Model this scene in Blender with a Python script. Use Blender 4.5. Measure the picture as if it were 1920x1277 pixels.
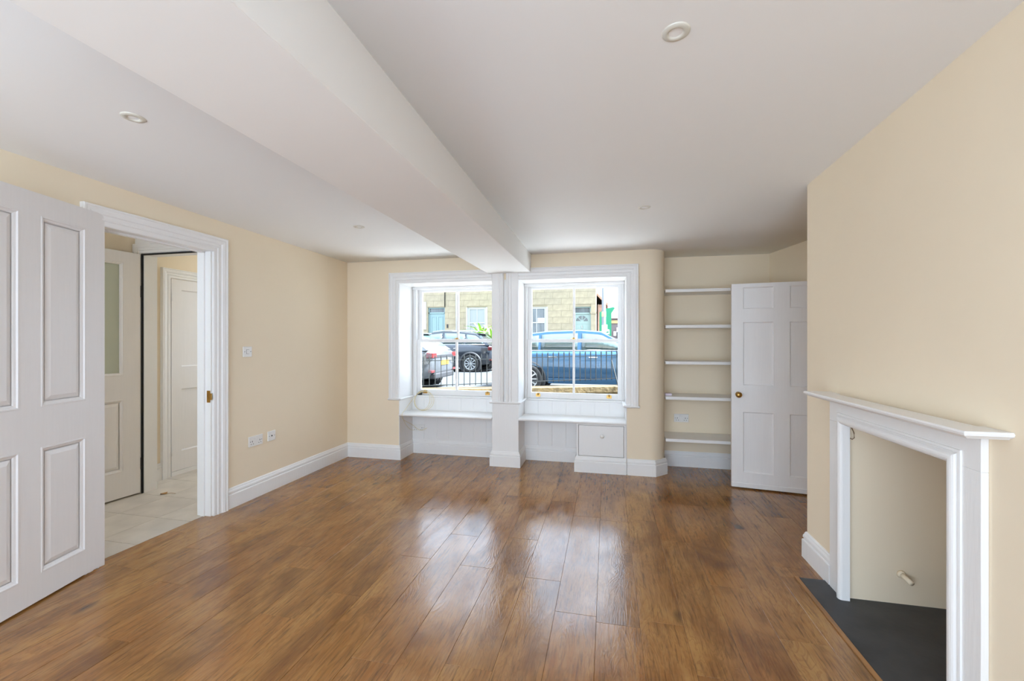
import bpy, math, random
from mathutils import Vector, Matrix
random.seed(7)
for o in list(bpy.data.objects): bpy.data.objects.remove(o, do_unlink=True)
scene = bpy.context.scene
COL = scene.collection
R = math.radians

# ------------------------------------------------------------------ camera, sky, lights, exposure
cam_d = bpy.data.cameras.new('camera'); cam = bpy.data.objects.new('camera', cam_d); COL.objects.link(cam)
cam.location = (0, 0, 1.33)
cam.rotation_euler = (R(90), 0, math.atan(178 / 800))
cam_d.sensor_fit = 'HORIZONTAL'; cam_d.sensor_width = 36.0; cam_d.lens = 36.0 * 800 / 1920
cam_d.shift_y = 1.5 / 1920
cam_d.clip_start = 0.05; cam_d.clip_end = 300
scene.camera = cam
world = bpy.data.worlds.new('overcast'); scene.world = world; world.use_nodes = True
bg = world.node_tree.nodes['Background']; bg.inputs['Color'].default_value = (0.755, 0.925, 1.14, 1); bg.inputs['Strength'].default_value = 1.0
def area(name, loc, rot, sx, sy, power, col=(1, 1, 1)):
    l = bpy.data.lights.new(name, 'AREA'); l.shape = 'RECTANGLE'; l.size = sx; l.size_y = sy; l.energy = power; l.color = col
    o = bpy.data.objects.new(name, l); o.location = loc; o.rotation_euler = rot; COL.objects.link(o); return o
# added fill lamp behind the camera, set in the rear wall opening
area('fill_rear_opening', (-0.9, -1.62, 1.15), (R(90), 0, 0), 3.9, 2.1, 9, (0.78, 0.92, 1.0))
# hazy sun along the street
sl_ = bpy.data.lights.new('hazy_sun', 'SUN'); sl_.energy = 12.0; sl_.angle = R(14); sl_.color = (0.88, 0.97, 1.06)
so_ = bpy.data.objects.new('hazy_sun', sl_); COL.objects.link(so_)
so_.rotation_euler = Vector((-math.cos(R(52)) * math.cos(R(6)), -math.cos(R(52)) * math.sin(R(6)), -math.sin(R(52)))).to_track_quat('-Z', 'Y').to_euler()
scene.view_settings.view_transform = 'Standard'; scene.view_settings.look = 'None'
scene.view_settings.exposure = 2.18; scene.view_settings.gamma = 1.0; scene.view_settings.use_curve_mapping = False
try:
    scene.cycles.use_denoising = True
    scene.cycles.max_bounces = 14; scene.cycles.diffuse_bounces = 8; scene.cycles.transparent_max_bounces = 16
    scene.cycles.caustics_reflective = False; scene.cycles.caustics_refractive = False
    scene.cycles.sample_clamp_indirect = 6.0
except Exception: pass

# ------------------------------------------------------------------ materials
M = {}
def mat(name, col, rough=0.5, metal=0.0, spec=0.5, bump=None, coat=0.0, vary=None):
    m = bpy.data.materials.new(name); m.use_nodes = True; nt = m.node_tree; b = nt.nodes['Principled BSDF']
    b.inputs['Base Color'].default_value = (*col, 1); b.inputs['Roughness'].default_value = rough; b.inputs['Metallic'].default_value = metal
    b.inputs['Specular IOR Level'].default_value = spec; b.inputs['Coat Weight'].default_value = coat
    tc = nt.nodes.new('ShaderNodeTexCoord'); co = tc.outputs['Object']
    if vary:      # (scale, amount, stretch)
        mp = nt.nodes.new('ShaderNodeMapping'); nt.links.new(co, mp.inputs['Vector']); mp.inputs['Scale'].default_value = vary[2]
        n = nt.nodes.new('ShaderNodeTexNoise'); n.inputs['Scale'].default_value = vary[0]; n.inputs['Detail'].default_value = 4
        nt.links.new(mp.outputs['Vector'], n.inputs['Vector'])
        r = nt.nodes.new('ShaderNodeMapRange'); r.inputs['From Min'].default_value = 0.3; r.inputs['From Max'].default_value = 0.7
        r.inputs['To Min'].default_value = 1 - vary[1]; r.inputs['To Max'].default_value = 1 + vary[1]
        nt.links.new(n.outputs['Fac'], r.inputs['Value'])
        mx = nt.nodes.new('ShaderNodeVectorMath'); mx.operation = 'SCALE'; mx.inputs[0].default_value = col
        nt.links.new(r.outputs['Result'], mx.inputs['Scale']); nt.links.new(mx.outputs['Vector'], b.inputs['Base Color'])
    if bump:      # (scale, strength, distance, stretch)
        mp = nt.nodes.new('ShaderNodeMapping'); nt.links.new(co, mp.inputs['Vector']); mp.inputs['Scale'].default_value = bump[3]
        n = nt.nodes.new('ShaderNodeTexNoise'); n.inputs['Scale'].default_value = bump[0]; n.inputs['Detail'].default_value = 3
        nt.links.new(mp.outputs['Vector'], n.inputs['Vector'])
        bp = nt.nodes.new('ShaderNodeBump'); bp.inputs['Strength'].default_value = bump[1]; bp.inputs['Distance'].default_value = bump[2]
        nt.links.new(n.outputs['Fac'], bp.inputs['Height']); nt.links.new(bp.outputs['Normal'], b.inputs['Normal'])
    M[name] = m; return m
U = (1, 1, 1)
mat('cream', (0.83, 0.72, 0.555), 0.75, spec=0.3, bump=(3.0, 0.25, 0.02, U), vary=(1.5, 0.015, U))
mat('ceil', (0.83, 0.825, 0.815), 0.8, spec=0.3, bump=(2.5, 0.2, 0.02, U))
mat('white', (0.82, 0.815, 0.81), 0.38, bump=(6, 0.12, 0.01, (12, 12, 1)))
mat('doorwhite', (0.80, 0.785, 0.785), 0.42, bump=(5, 0.10, 0.004, (40, 40, 1.5)), vary=(4, 0.012, (20, 20, 1)))
mat('seatwhite', (0.82, 0.81, 0.80), 0.35)
mat('plastic', (0.80, 0.79, 0.77), 0.35)
mat('ringcream', (0.66, 0.64, 0.57), 0.4)
mat('dark', (0.02, 0.02, 0.022), 0.5)
mat('black_seal', (0.012, 0.011, 0.011), 0.8)
mat('brass', (0.50, 0.30, 0.09), 0.3, metal=1.0, vary=(30, 0.25, U))
mat('steel', (0.5, 0.5, 0.5), 0.3, metal=1.0)
mat('lens', (0.55, 0.56, 0.58), 0.12, metal=0.7)
mat('slate', (0.044, 0.045, 0.048), 0.55, bump=(9, 0.5, 0.01, U), vary=(4, 0.35, U))
mat('grout', (0.42, 0.37, 0.31), 0.9)
mat('subfloor', (0.05, 0.028, 0.014), 0.9)
mat('edging', (0.33, 0.16, 0.055), 0.4, vary=(3, 0.25, (20, 1, 20)))
mat('cable', (0.72, 0.62, 0.38), 0.5)
mat('cablebrown', (0.20, 0.12, 0.06), 0.6)
mat('leafbrown', (0.45, 0.24, 0.08), 0.8)
mat('stone', (0.30, 0.245, 0.16), 0.85, bump=(8, 0.3, 0.02, U), vary=(2.0, 0.08, U))
mat('wallstone', (0.10, 0.068, 0.027), 0.9, bump=(14, 0.6, 0.03, U), vary=(9, 0.3, U))
mat('asphalt', (0.040, 0.043, 0.045), 0.85, vary=(6, 0.1, U))
mat('yardpaving', (0.66, 0.64, 0.60), 0.8, vary=(3, 0.06, U))  # unseen yard kept pale so it bounces light in through the windows
mat('paving', (0.12, 0.118, 0.11), 0.85, vary=(3, 0.1, U))
mat('iron', (0.016, 0.018, 0.018), 0.7, spec=0.25)
mat('paint_blue', (0.030, 0.092, 0.175), 0.28, metal=0.35, coat=0.8)
mat('paint_black', (0.018, 0.022, 0.03), 0.25, metal=0.3, coat=0.8)
mat('paint_silver', (0.12, 0.127, 0.135), 0.3, metal=0.4, coat=0.7)
mat('carglass', (0.05, 0.075, 0.075), 0.06, spec=0.8)
mat('trimblack', (0.02, 0.02, 0.022), 0.6)
mat('tyre', (0.02, 0.02, 0.02), 0.85)
mat('alloy', (0.62, 0.63, 0.64), 0.3, metal=0.8)
mat('chrome', (0.8, 0.8, 0.8), 0.12, metal=1.0)
mat('lamp_red', (0.10, 0.004, 0.004), 0.2, coat=0.6)
mat('plate_yellow', (0.50, 0.28, 0.02), 0.5)
mat('door_aqua', (0.21, 0.30, 0.30), 0.45)
mat('door_mint', (0.27, 0.34, 0.30), 0.45)
mat('frame_white', (0.42, 0.42, 0.42), 0.5)
mat('houseglass', (0.13, 0.14, 0.14), 0.15, vary=(2, 0.3, (3, 1, 0.5)))
mat('curtain', (0.30, 0.31, 0.30), 0.8)
mat('greenboard', (0.02, 0.26, 0.12), 0.5)
mat('postgrey', (0.20, 0.205, 0.21), 0.6)
mat('paper', (0.82, 0.82, 0.80), 0.8)
mat('rooftile', (0.36, 0.22, 0.17), 0.8, vary=(6, 0.2, U))
mat('shopwall', (0.22, 0.19, 0.19), 0.8)
mat('fascia', (0.65, 0.50, 0.25), 0.7)
mat('palm', (0.20, 0.34, 0.05), 0.6, vary=(4, 0.3, U))
mat('palmstem', (0.16, 0.11, 0.06), 0.9)
mat('lilac', (0.70, 0.62, 0.72), 0.7)
mat('obscure', (0.50, 0.54, 0.45), 0.35)

def glass_mat():
    m = bpy.data.materials.new('windowglass'); m.use_nodes = True; nt = m.node_tree; nt.nodes.clear()
    out = nt.nodes.new('ShaderNodeOutputMaterial'); mix = nt.nodes.new('ShaderNodeMixShader')
    tr = nt.nodes.new('ShaderNodeBsdfTransparent'); tr.inputs['Color'].default_value = (0.99, 0.995, 0.995, 1)
    gl = nt.nodes.new('ShaderNodeBsdfGlossy'); gl.inputs['Roughness'].default_value = 0.02
    fr = nt.nodes.new('ShaderNodeFresnel'); fr.inputs['IOR'].default_value = 1.06
    nt.links.new(fr.outputs[0], mix.inputs[0]); nt.links.new(tr.outputs[0], mix.inputs[1]); nt.links.new(gl.outputs[0], mix.inputs[2]); nt.links.new(mix.outputs[0], out.inputs[0])
    M['glass'] = m
glass_mat()

def oak():
    m = bpy.data.materials.new('oak'); m.use_nodes = True; nt = m.node_tree; N = nt.nodes; L = nt.links; b = N['Principled BSDF']
    tc = N.new('ShaderNodeTexCoord'); oi = N.new('ShaderNodeObjectInfo')
    off = N.new('ShaderNodeVectorMath'); off.operation = 'SCALE'; off.inputs[0].default_value = (37, 91, 17); L.new(oi.outputs['Random'], off.inputs['Scale'])
    add = N.new('ShaderNodeVectorMath'); L.new(tc.outputs['Object'], add.inputs[0]); L.new(off.outputs[0], add.inputs[1])
    def noise(scale, stretch, detail=4, dist=0.0, src=None):
        mp = N.new('ShaderNodeMapping'); mp.inputs['Scale'].default_value = stretch; L.new(src or add.outputs[0], mp.inputs['Vector'])
        n = N.new('ShaderNodeTexNoise'); n.inputs['Scale'].default_value = scale; n.inputs['Detail'].default_value = detail; n.inputs['Distortion'].default_value = dist
        n.inputs['Roughness'].default_value = 0.6; L.new(mp.outputs[0], n.inputs['Vector']); return n.outputs['Fac']
    def rng(v, a, c, lo, hi):
        r = N.new('ShaderNodeMapRange'); r.inputs['From Min'].default_value = a; r.inputs['From Max'].default_value = c
        r.inputs['To Min'].default_value = lo; r.inputs['To Max'].default_value = hi; L.new(v, r.inputs['Value']); return r.outputs['Result']
    def mixc(f, a, c, mode='MIX'):
        x = N.new('ShaderNodeMix'); x.data_type = 'RGBA'; x.blend_type = mode
        for i, v in ((0, f), (6, a), (7, c)):
            if isinstance(v, tuple): x.inputs[i].default_value = (*v, 1)
            elif isinstance(v, float): x.inputs[i].default_value = v
            else: L.new(v, x.inputs[i])
        return x.outputs[2]
    geo = N.new('ShaderNodeNewGeometry')
    blotch = noise(1.7, (1, 0.8, 1), 5, 0.6, geo.outputs['Position'])
    fine = noise(5.0, (9, 0.9, 1), 6, 0.8)
    rings = noise(3.2, (3.0, 0.55, 1), 3, 1.6)
    streak = noise(9, (11, 0.8, 1), 5, 0.35)
    wv = N.new('ShaderNodeMath'); wv.operation = 'MULTIPLY'; L.new(rings, wv.inputs[0]); wv.inputs[1].default_value = 62.0
    sn = N.new('ShaderNodeMath'); sn.operation = 'SINE'; L.new(wv.outputs[0], sn.inputs[0])
    base = mixc(rng(blotch, 0.38, 0.60, 0, 1), (0.175, 0.062, 0.013), (0.39, 0.190, 0.052))
    base = mixc(rng(oi.outputs['Random'], 0, 1, 0.0, 0.6), base, (0.30, 0.105, 0.020))
    base = mixc(rng(fine, 0.35, 0.7, 0.0, 0.55), base, (0.42, 0.215, 0.064))
    patch = noise(2.6, (1.5, 0.55, 1), 4, 0.9)
    base = mixc(rng(patch, 0.50, 0.68, 0.0, 0.62), base, (0.115, 0.038, 0.008))
    base = mixc(rng(patch, 0.46, 0.30, 0.0, 0.55), base, (0.44, 0.235, 0.075))
    base = mixc(rng(sn.outputs[0], 0.25, 1.0, 0.0, 0.30), base, (0.15, 0.060, 0.014))
    base = mixc(rng(streak, 0.52, 0.70, 0.0, 0.70), base, (0.085, 0.032, 0.008))
    vo = N.new('ShaderNodeTexVoronoi'); vo.inputs['Scale'].default_value = 1.5; vo.inputs['Randomness'].default_value = 1.0
    mpv = N.new('ShaderNodeMapping'); mpv.inputs['Scale'].default_value = (1.6, 0.75, 0.05); L.new(add.outputs[0], mpv.inputs['Vector']); L.new(mpv.outputs[0], vo.inputs['Vector'])
    base = mixc(rng(vo.outputs['Distance'], 0.02, 0.085, 0.85, 0.0), base, (0.022, 0.010, 0.004))
    L.new(base, b.inputs['Base Color'])
    rr = rng(noise(7, (1.2, 0.5, 1), 4, 0.5, geo.outputs['Position']), 0.35, 0.65, 0.11, 0.24); L.new(rr, b.inputs['Roughness'])
    b.inputs['Specular IOR Level'].default_value = 0.75
    hs = N.new('ShaderNodeMath'); hs.operation = 'ADD'; L.new(rng(fine, 0, 1, 0, 1), hs.inputs[0]); L.new(rng(sn.outputs[0], -1, 1, 0, 0.5), hs.inputs[1])
    bp = N.new('ShaderNodeBump'); bp.inputs['Strength'].default_value = 0.10; bp.inputs['Distance'].default_value = 0.003
    L.new(hs.outputs[0], bp.inputs['Height']); L.new(bp.outputs[0], b.inputs['Normal'])
    M['oak'] = m
oak()
def random_tint(name, c1, c2, rough, bump=None):
    m = mat(name, c1, rough, bump=bump); nt = m.node_tree; b = nt.nodes['Principled BSDF']
    oi = nt.nodes.new('ShaderNodeObjectInfo'); x = nt.nodes.new('ShaderNodeMix'); x.data_type = 'RGBA'
    x.inputs[6].default_value = (*c1, 1); x.inputs[7].default_value = (*c2, 1); nt.links.new(oi.outputs['Random'], x.inputs[0])
    tc = nt.nodes.new('ShaderNodeTexCoord'); n = nt.nodes.new('ShaderNodeTexNoise'); n.inputs['Scale'].default_value = 5; n.inputs['Detail'].default_value = 5
    nt.links.new(tc.outputs['Object'], n.inputs['Vector'])
    r = nt.nodes.new('ShaderNodeMapRange'); r.inputs['From Min'].default_value = .3; r.inputs['From Max'].default_value = .7; r.inputs['To Min'].default_value = .88; r.inputs['To Max'].default_value = 1.1
    nt.links.new(n.outputs['Fac'], r.inputs['Value'])
    sc = nt.nodes.new('ShaderNodeVectorMath'); sc.operation = 'SCALE'; nt.links.new(x.outputs[2], sc.inputs[0]); nt.links.new(r.outputs['Result'], sc.inputs['Scale'])
    nt.links.new(sc.outputs[0], b.inputs['Base Color'])
random_tint('ashlar', (0.315, 0.26, 0.175), (0.35, 0.285, 0.185), 0.85, (12, 0.3, 0.01, U))
random_tint('tilestone', (0.60, 0.54, 0.47), (0.66, 0.60, 0.52), 0.45)

# ------------------------------------------------------------------ mesh helpers
class MB:
    def __init__(s): s.v = []; s.f = []; s.sm = []
    def add(s, vs, fs, smooth=False):
        k = len(s.v); s.v += [tuple(p) for p in vs]
        for f in fs: s.f.append(tuple(i + k for i in f)); s.sm.append(smooth)
        return s
    def box(s, x0, x1, y0, y1, z0, z1):
        return s.add([(x0, y0, z0), (x1, y0, z0), (x1, y1, z0), (x0, y1, z0), (x0, y0, z1), (x1, y0, z1), (x1, y1, z1), (x0, y1, z1)],
                     [(0, 3, 2, 1), (4, 5, 6, 7), (0, 1, 5, 4), (1, 2, 6, 5), (2, 3, 7, 6), (3, 0, 4, 7)])
    def prism(s, poly, z0, z1, smooth=False):      # poly ccw in plan
        n = len(poly)
        s.add([(x, y, z0) for x, y in poly] + [(x, y, z1) for x, y in poly], [tuple(range(n - 1, -1, -1)), tuple(range(n, 2 * n))])
        k = len(s.v) - 2 * n
        for i in range(n):
            j = (i + 1) % n; s.f.append((k + i, k + j, k + n + j, k + n + i)); s.sm.append(smooth)
        return s
    def sweep(s, path, N, prof, closed=False, caps=True):
        N = Vector(N); P = [Vector(p) for p in path]; n = len(P); rings = []
        segs = [(P[(i + 1) % n] - P[i]).normalized() for i in range(n if closed else n - 1)]
        for i in range(n):
            if closed: a, b = segs[i - 1], segs[i]
            else: a = segs[max(i - 1, 0)]; b = segs[min(i, n - 2)]
            p1, p2 = N.cross(a), N.cross(b); m = (p1 + p2) / (1 + p1.dot(p2))
            rings.append([P[i] + m * u + N * w for u, w in prof])
        k = len(prof); vs = [q for r in rings for q in r]; fs = []
        for i in range(n if closed else n - 1):
            j = (i + 1) % n
            for t in range(k):
                t2 = (t + 1) % k; fs.append((i * k + t, j * k + t, j * k + t2, i * k + t2))
        if caps and not closed: fs += [tuple(range(k - 1, -1, -1)), tuple(range((n - 1) * k, n * k))]
        return s.add(vs, fs)
    def lathe(s, prof, n=24, M4=None, smooth=True):    # prof (r, z)
        vs = []; fs = []; k = len(prof)
        for i in range(n):
            a = 2 * math.pi * i / n
            for r, z in prof: vs.append((r * math.cos(a), r * math.sin(a), z))
        for i in range(n):
            j = (i + 1) % n
            for t in range(k - 1): fs.append((i * k + t, j * k + t, j * k + t + 1, i * k + t + 1))
        if M4: vs = [M4 @ Vector(p) for p in vs]
        return s.add(vs, fs, smooth)
    def tube(s, pts, r, n=8):
        P = [Vector(p) for p in pts]; rings = []
        up = Vector((0, 0, 1))
        for i, p in enumerate(P):
            t = (P[min(i + 1, len(P) - 1)] - P[max(i - 1, 0)]).normalized()
            a = t.cross(up)
            if a.length < 1e-3: a = t.cross(Vector((1, 0, 0)))
            a.normalize(); b = t.cross(a)
            rings.append([p + (a * math.cos(2 * math.pi * q / n) + b * math.sin(2 * math.pi * q / n)) * r for q in range(n)])
        vs = [q for g in rings for q in g]; fs = []
        for i in range(len(P) - 1):
            for q in range(n):
                q2 = (q + 1) % n; fs.append((i * n + q, i * n + q2, (i + 1) * n + q2, (i + 1) * n + q))
        fs += [tuple(range(n - 1, -1, -1)), tuple(range((len(P) - 1) * n, len(P) * n))]
        return s.add(vs, fs, True)
    def xf(s, m4): s.v = [tuple(m4 @ Vector(p)) for p in s.v]; return s
    def mesh(s, name):
        me = bpy.data.meshes.new(name); me.from_pydata(s.v, [], s.f); me.polygons.foreach_set('use_smooth', s.sm); me.update(); return me
    def obj(s, name, m, parent=None, bevel=0, fix=True, **tags):
        me = s.mesh(name)
        if fix:
            import bmesh
            b = bmesh.new(); b.from_mesh(me); bmesh.ops.recalc_face_normals(b, faces=b.faces); b.to_mesh(me); b.free()
        return link(name, me, m, parent, bevel, **tags)
def link(name, me, m, parent=None, bevel=0, **tags):
    if m and not me.materials: me.materials.append(M[m])
    o = bpy.data.objects.new(name, me); COL.objects.link(o)
    if parent: o.parent = parent
    if bevel:
        b = o.modifiers.new('bevel', 'BEVEL'); b.width = bevel; b.segments = 2; b.limit_method = 'ANGLE'; b.angle_limit = R(40)
    tag(o, **tags); return o
def tag(o, label=None, cat=None, group=None, kind=None):
    if label: o['label'] = label
    if cat: o['category'] = cat
    if group: o['group'] = group
    if kind: o['kind'] = kind
def empty(name, loc=(0, 0, 0), rz=0, **tags):
    o = bpy.data.objects.new(name, None); o.location = loc; o.rotation_euler = (0, 0, rz); o.empty_display_size = 0.1; COL.objects.link(o); tag(o, **tags); return o
S = 'structure'
def arc(cx, cy, r, a0, a1, n):
    return [(cx + r * math.cos(R(a0 + (a1 - a0) * i / n)), cy + r * math.sin(R(a0 + (a1 - a0) * i / n))) for i in range(n + 1)]

# ------------------------------------------------------------------ dimensions
XL, XR, XCH, YB, YREC, YREAR = -2.935, 1.90, 1.20, 4.41, 4.735, -1.5
def cz_left(y): return 2.24 + 0.0175 * (4.4 - max(y, 1.2))
def cz_right(x, y): return 2.24 + (0.018 + 0.015 * (min(x, 1.2) + 0.78) / 1.98) * (4.4 - max(y, 1.2))

# ------------------------------------------------------------------ floors
floor = MB().box(XL - 0.05, 1.95, YREAR, 4.95, -0.06, -0.02).obj('floor', 'subfloor', kind=S, label='polished brown oak board floor of the empty living room', cat='floor')
known = {0: [3.24], -1: [2.10], -2: [3.545], -3: [2.82, 1.66], -4: [2.41], -5: [2.786], -6: [3.62], -7: [2.0], -8: [2.938, 1.77], -9: [3.35], -10: [2.405], -11: [1.473], -12: [1.883], -13: [2.23], 1: [2.12], 2: [3.0], 3: [2.51], 4: [3.3], 5: [2.8]}
pm = {}
def plank(x0, x1, y0, y1):
    w, l = round(x1 - x0, 3), round(y1 - y0, 3)
    if l < 0.02: return
    if (w, l) not in pm:
        g = 0.0006; c = 0.0008
        a, b_ = w / 2 - g, l / 2 - g
        mb = MB()
        vs = [(-a, -b_, -0.018), (a, -b_, -0.018), (a, b_, -0.018), (-a, b_, -0.018), (-a, -b_, -c), (a, -b_, -c), (a, b_, -c), (-a, b_, -c),
              (-a + c, -b_ + c, 0), (a - c, -b_ + c, 0), (a - c, b_ - c, 0), (-a + c, b_ - c, 0)]
        fs = [(0, 3, 2, 1), (0, 1, 5, 4), (1, 2, 6, 5), (2, 3, 7, 6), (3, 0, 4, 7), (4, 5, 9, 8), (5, 6, 10, 9), (6, 7, 11, 10), (7, 4, 8, 11), (8, 9, 10, 11)]
        mb.add(vs, fs); me = mb.mesh('plank'); me.materials.append(M['oak']); pm[(w, l)] = me
    o = bpy.data.objects.new('plank', pm[(w, l)]); o.location = ((x0 + x1) / 2, (y0 + y1) / 2, 0); COL.objects.link(o); o.parent = floor
for k in range(-15, 10):
    x0 = -0.05 + 0.2005 * k; x1 = x0 + 0.2005
    x0c, x1c = max(x0, -3.0), min(x1, 1.9)
    if x1c - x0c < 0.015: continue
    js = known.get(k, [2.4 + 0.37 * ((k * 5) % 3)]); cuts = sorted(js)
    while cuts[0] > YREAR: cuts.insert(0, cuts[0] - 1.18)
    while cuts[-1] < 4.84: cuts.append(cuts[-1] + 1.18)
    hearth_cut = x1c > 1.03
    for a, b_ in zip(cuts[:-1], cuts[1:]):
        a, b_ = max(a, YREAR), min(b_, 4.84)
        if b_ <= a: continue
        if hearth_cut:
            if x0c < 1.03: 
                # board beside the hearth: trimmed to its edge where they meet
                for (ya, yb, xr) in ((a, min(b_, 1.45), x1c), (max(a, 1.45), min(b_, 2.69), 1.03), (max(a, 2.69), b_, x1c)):
                    if yb > ya: plank(x0c, min(xr, x1c), ya, yb)
            else:
                for (ya, yb) in ((a, min(b_, 1.45)), (max(a, 2.69), b_)):
                    if yb > ya: plank(x0c, x1c, ya, yb)
        else: plank(x0c, x1c, a, b_)
# hall tiles
hall = MB().box(-4.75, -3.0, 0.6, 4.75, -0.06, -0.012).obj('floor_hall', 'grout', kind=S, label='pale beige stone tile floor of the hall beyond the doorway', cat='floor')
tmesh = {}
xs = [-3.0005] + [-3.31 - 0.37 * i for i in range(4)] + [-4.72]; ys = [0.6] + [0.71 + 0.37 * i for i in range(11)] + [4.75]
for i in range(len(xs) - 1):
    for j in range(len(ys) - 1):
        w, l = round(xs[i] - xs[i + 1], 3), round(ys[j + 1] - ys[j], 3)
        if (w, l) not in tmesh:
            a, b_ = w / 2 - 0.0016, l / 2 - 0.0016
            tmesh[(w, l)] = MB().box(-a, a, -b_, b_, -0.012, 0).mesh('tile'); tmesh[(w, l)].materials.append(M['tilestone'])
        o = bpy.data.objects.new('tile', tmesh[(w, l)]); o.location = ((xs[i] + xs[i + 1]) / 2, (ys[j] + ys[j + 1]) / 2, 0); COL.objects.link(o); o.parent = hall

# ------------------------------------------------------------------ walls
ZT = 2.5
w = MB()   # left wall with doorway Y 1.985..2.675
w.box(-3.055, XL, 2.675, 4.42, -0.03, ZT).box(-3.055, XL, YREAR, 1.948, -0.03, ZT).box(-3.055, XL, 1.948, 2.675, 2.025, ZT)
w.obj('wall_left', 'cream', kind=S, label='cream plaster wall with the doorway to the tiled hall', cat='wall')
w = MB()   # back wall: piers and header
w.box(-3.055, -2.285, YB, 4.95, -0.03, ZT).box(-2.285, 0.195, YB, 4.95, 1.985, ZT)
poly = [(0.195, YB)] + arc(0.40, 4.58, 0.17, -90, 0, 10) + [(0.57, 4.95), (0.195, 4.95)]
w.prism(poly, -0.03, ZT, True)
w.box(0.57, 1.75, 4.83, 4.95, -0.03, ZT)
ob = w.obj('wall_back', 'cream', kind=S, label='cream window wall with rounded corner turning into the shelved alcove', cat='wall')
m = ob.modifiers.new('e', 'EDGE_SPLIT'); m.split_angle = R(30)
w = MB()
w.box(-2.285, -1.20, YREC + 0.012, 4.95, -0.03, 0.668).box(-0.91, 0.195, YREC + 0.012, 4.95, -0.03, 0.668)
w.obj('wall_under_windows', 'white', kind=S, label='white spandrel wall below the two sash windows', cat='wall')
MB().box(-1.20, -0.91, YB, 4.95, -0.03, 1.985).obj('pillar', 'white', kind=S, label='white painted pillar standing between the two sash windows', cat='pillar', bevel=0.003)
w = MB()   # chimney breast with firebox
w.box(XCH, XR, 2.525, 2.95, -0.03, ZT).box(XCH, XR, 1.28, 1.775, -0.03, ZT).box(XCH, XR, 1.775, 2.525, 1.25, ZT).box(XCH, XCH + 0.12, 1.775, 2.525, 0.905, 1.25).box(1.80, XR, 1.775, 2.525, -0.03, 1.25)
w.obj('wall_right', 'cream', kind=S, label='cream chimney breast wall with the open plastered fireplace', cat='wall')
w = MB()   # alcove side and right-hand wall beyond the chimney breast, with cupboard doorway behind the open door
w.add([(1.62, 4.84, -.03), (1.80, 4.24, -.03), (1.80, 4.24, ZT), (1.62, 4.84, ZT), (1.92, 4.84, -.03), (1.92, 4.24, -.03), (1.92, 4.24, ZT), (1.92, 4.84, ZT)],
      [(0, 1, 2, 3), (4, 7, 6, 5), (0, 4, 5, 1), (3, 2, 6, 7), (1, 5, 6, 2), (0, 3, 7, 4)])
w.box(XR, 2.02, 4.15, 4.24, -.03, ZT).box(XR, 2.02, 2.95, 3.36, -.03, ZT).box(XR, 2.02, 3.36, 4.15, 1.9, ZT).box(2.9, 3.0, 2.9, 4.4, -.03, ZT).box(2.02, 3.0, 4.3, 4.4, -.03, ZT).box(2.02, 3.0, 2.85, 2.95, -.03, ZT).box(2.0, 3.0, 2.9, 4.35, 2.4, ZT).box(1.9, 3.0, 2.9, 4.35, -.06, -.022)
w.obj('wall_side', 'cream', kind=S, label='cream side wall of the alcove behind the open six-panel door', cat='wall')
w = MB()
w.box(XR, 2.02, YREAR, 1.28, -.03, ZT)
w.obj('wall_right_near', 'cream', kind=S, label='cream wall beside the chimney breast behind the camera', cat='wall')
w = MB()   # unseen rear wall; wide unglazed opening added to let sky light in
w.box(-3.055, -2.85, YREAR - 0.12, YREAR, -.03, ZT).box(1.05, 2.02, YREAR - 0.12, YREAR, -.03, ZT).box(-2.85, 1.05, YREAR - 0.12, YREAR, 2.2, ZT)
w.obj('wall_rear', 'cream', kind=S, label='cream rear wall behind the camera with a wide opening added for daylight', cat='wall')
# ceiling (slightly uneven old plaster) and beam
def ceil_mesh():
    mb = MB(); ysamp = [YREAR, 1.2, 2.0, 2.8, 3.6, 4.42]
    cols = [(-3.0, 'L', 0.006), (-2.935, 'L', 0.006), (-2.87, 'L', 0.002), (-2.78, 'L', 0), (-1.0, 'L', 0)]
    vs = []; 
    for x, sd, dp in cols:
        for y in ysamp: vs.append((x, y, cz_left(y) - dp * min(1, (4.42 - y) / 1.2)))
    n = len(ysamp); fs = [(i * n + j, i * n + j + 1, (i + 1) * n + j + 1, (i + 1) * n + j) for i in range(len(cols) - 1) for j in range(n - 1)]
    mb.add(vs, fs, True)
    ysamp = [YREAR, 1.2, 2.0, 2.8, 3.6, 4.42, 4.95]; colx = [-1.0, 0, 1.2, 1.95]
    vs = [(x, y, cz_right(x, y)) for x in colx for y in ysamp]; n = len(ysamp)
    fs = [(i * n + j, i * n + j + 1, (i + 1) * n + j + 1, (i + 1) * n + j) for i in range(len(colx) - 1) for j in range(n - 1)]
    mb.add(vs, fs, True); return mb
ob = ceil_mesh().obj('ceiling', 'ceil', fix=False, kind=S, label='white plaster ceiling with slight old unevenness', cat='ceiling')
sm = ob.modifiers.new('s', 'SOLIDIFY'); sm.thickness = 0.05; sm.offset = -1.0
MB().box(-1.236, -0.776, YREAR, YB + 0.01, 2.05, 2.38).obj('ceiling_beam', 'ceil', kind=S, label='wide white boxed beam running along the ceiling to the pillar', cat='beam', bevel=0.004)
# building above, carrying the roof: keeps the sky out
MB().box(-4.85, 3.0, YREAR - 0.15, 4.95, ZT, 7.2).obj('house_upper_storey', 'stone', kind=S, label='stone upper storeys of the house above the room', cat='house wall')

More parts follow.
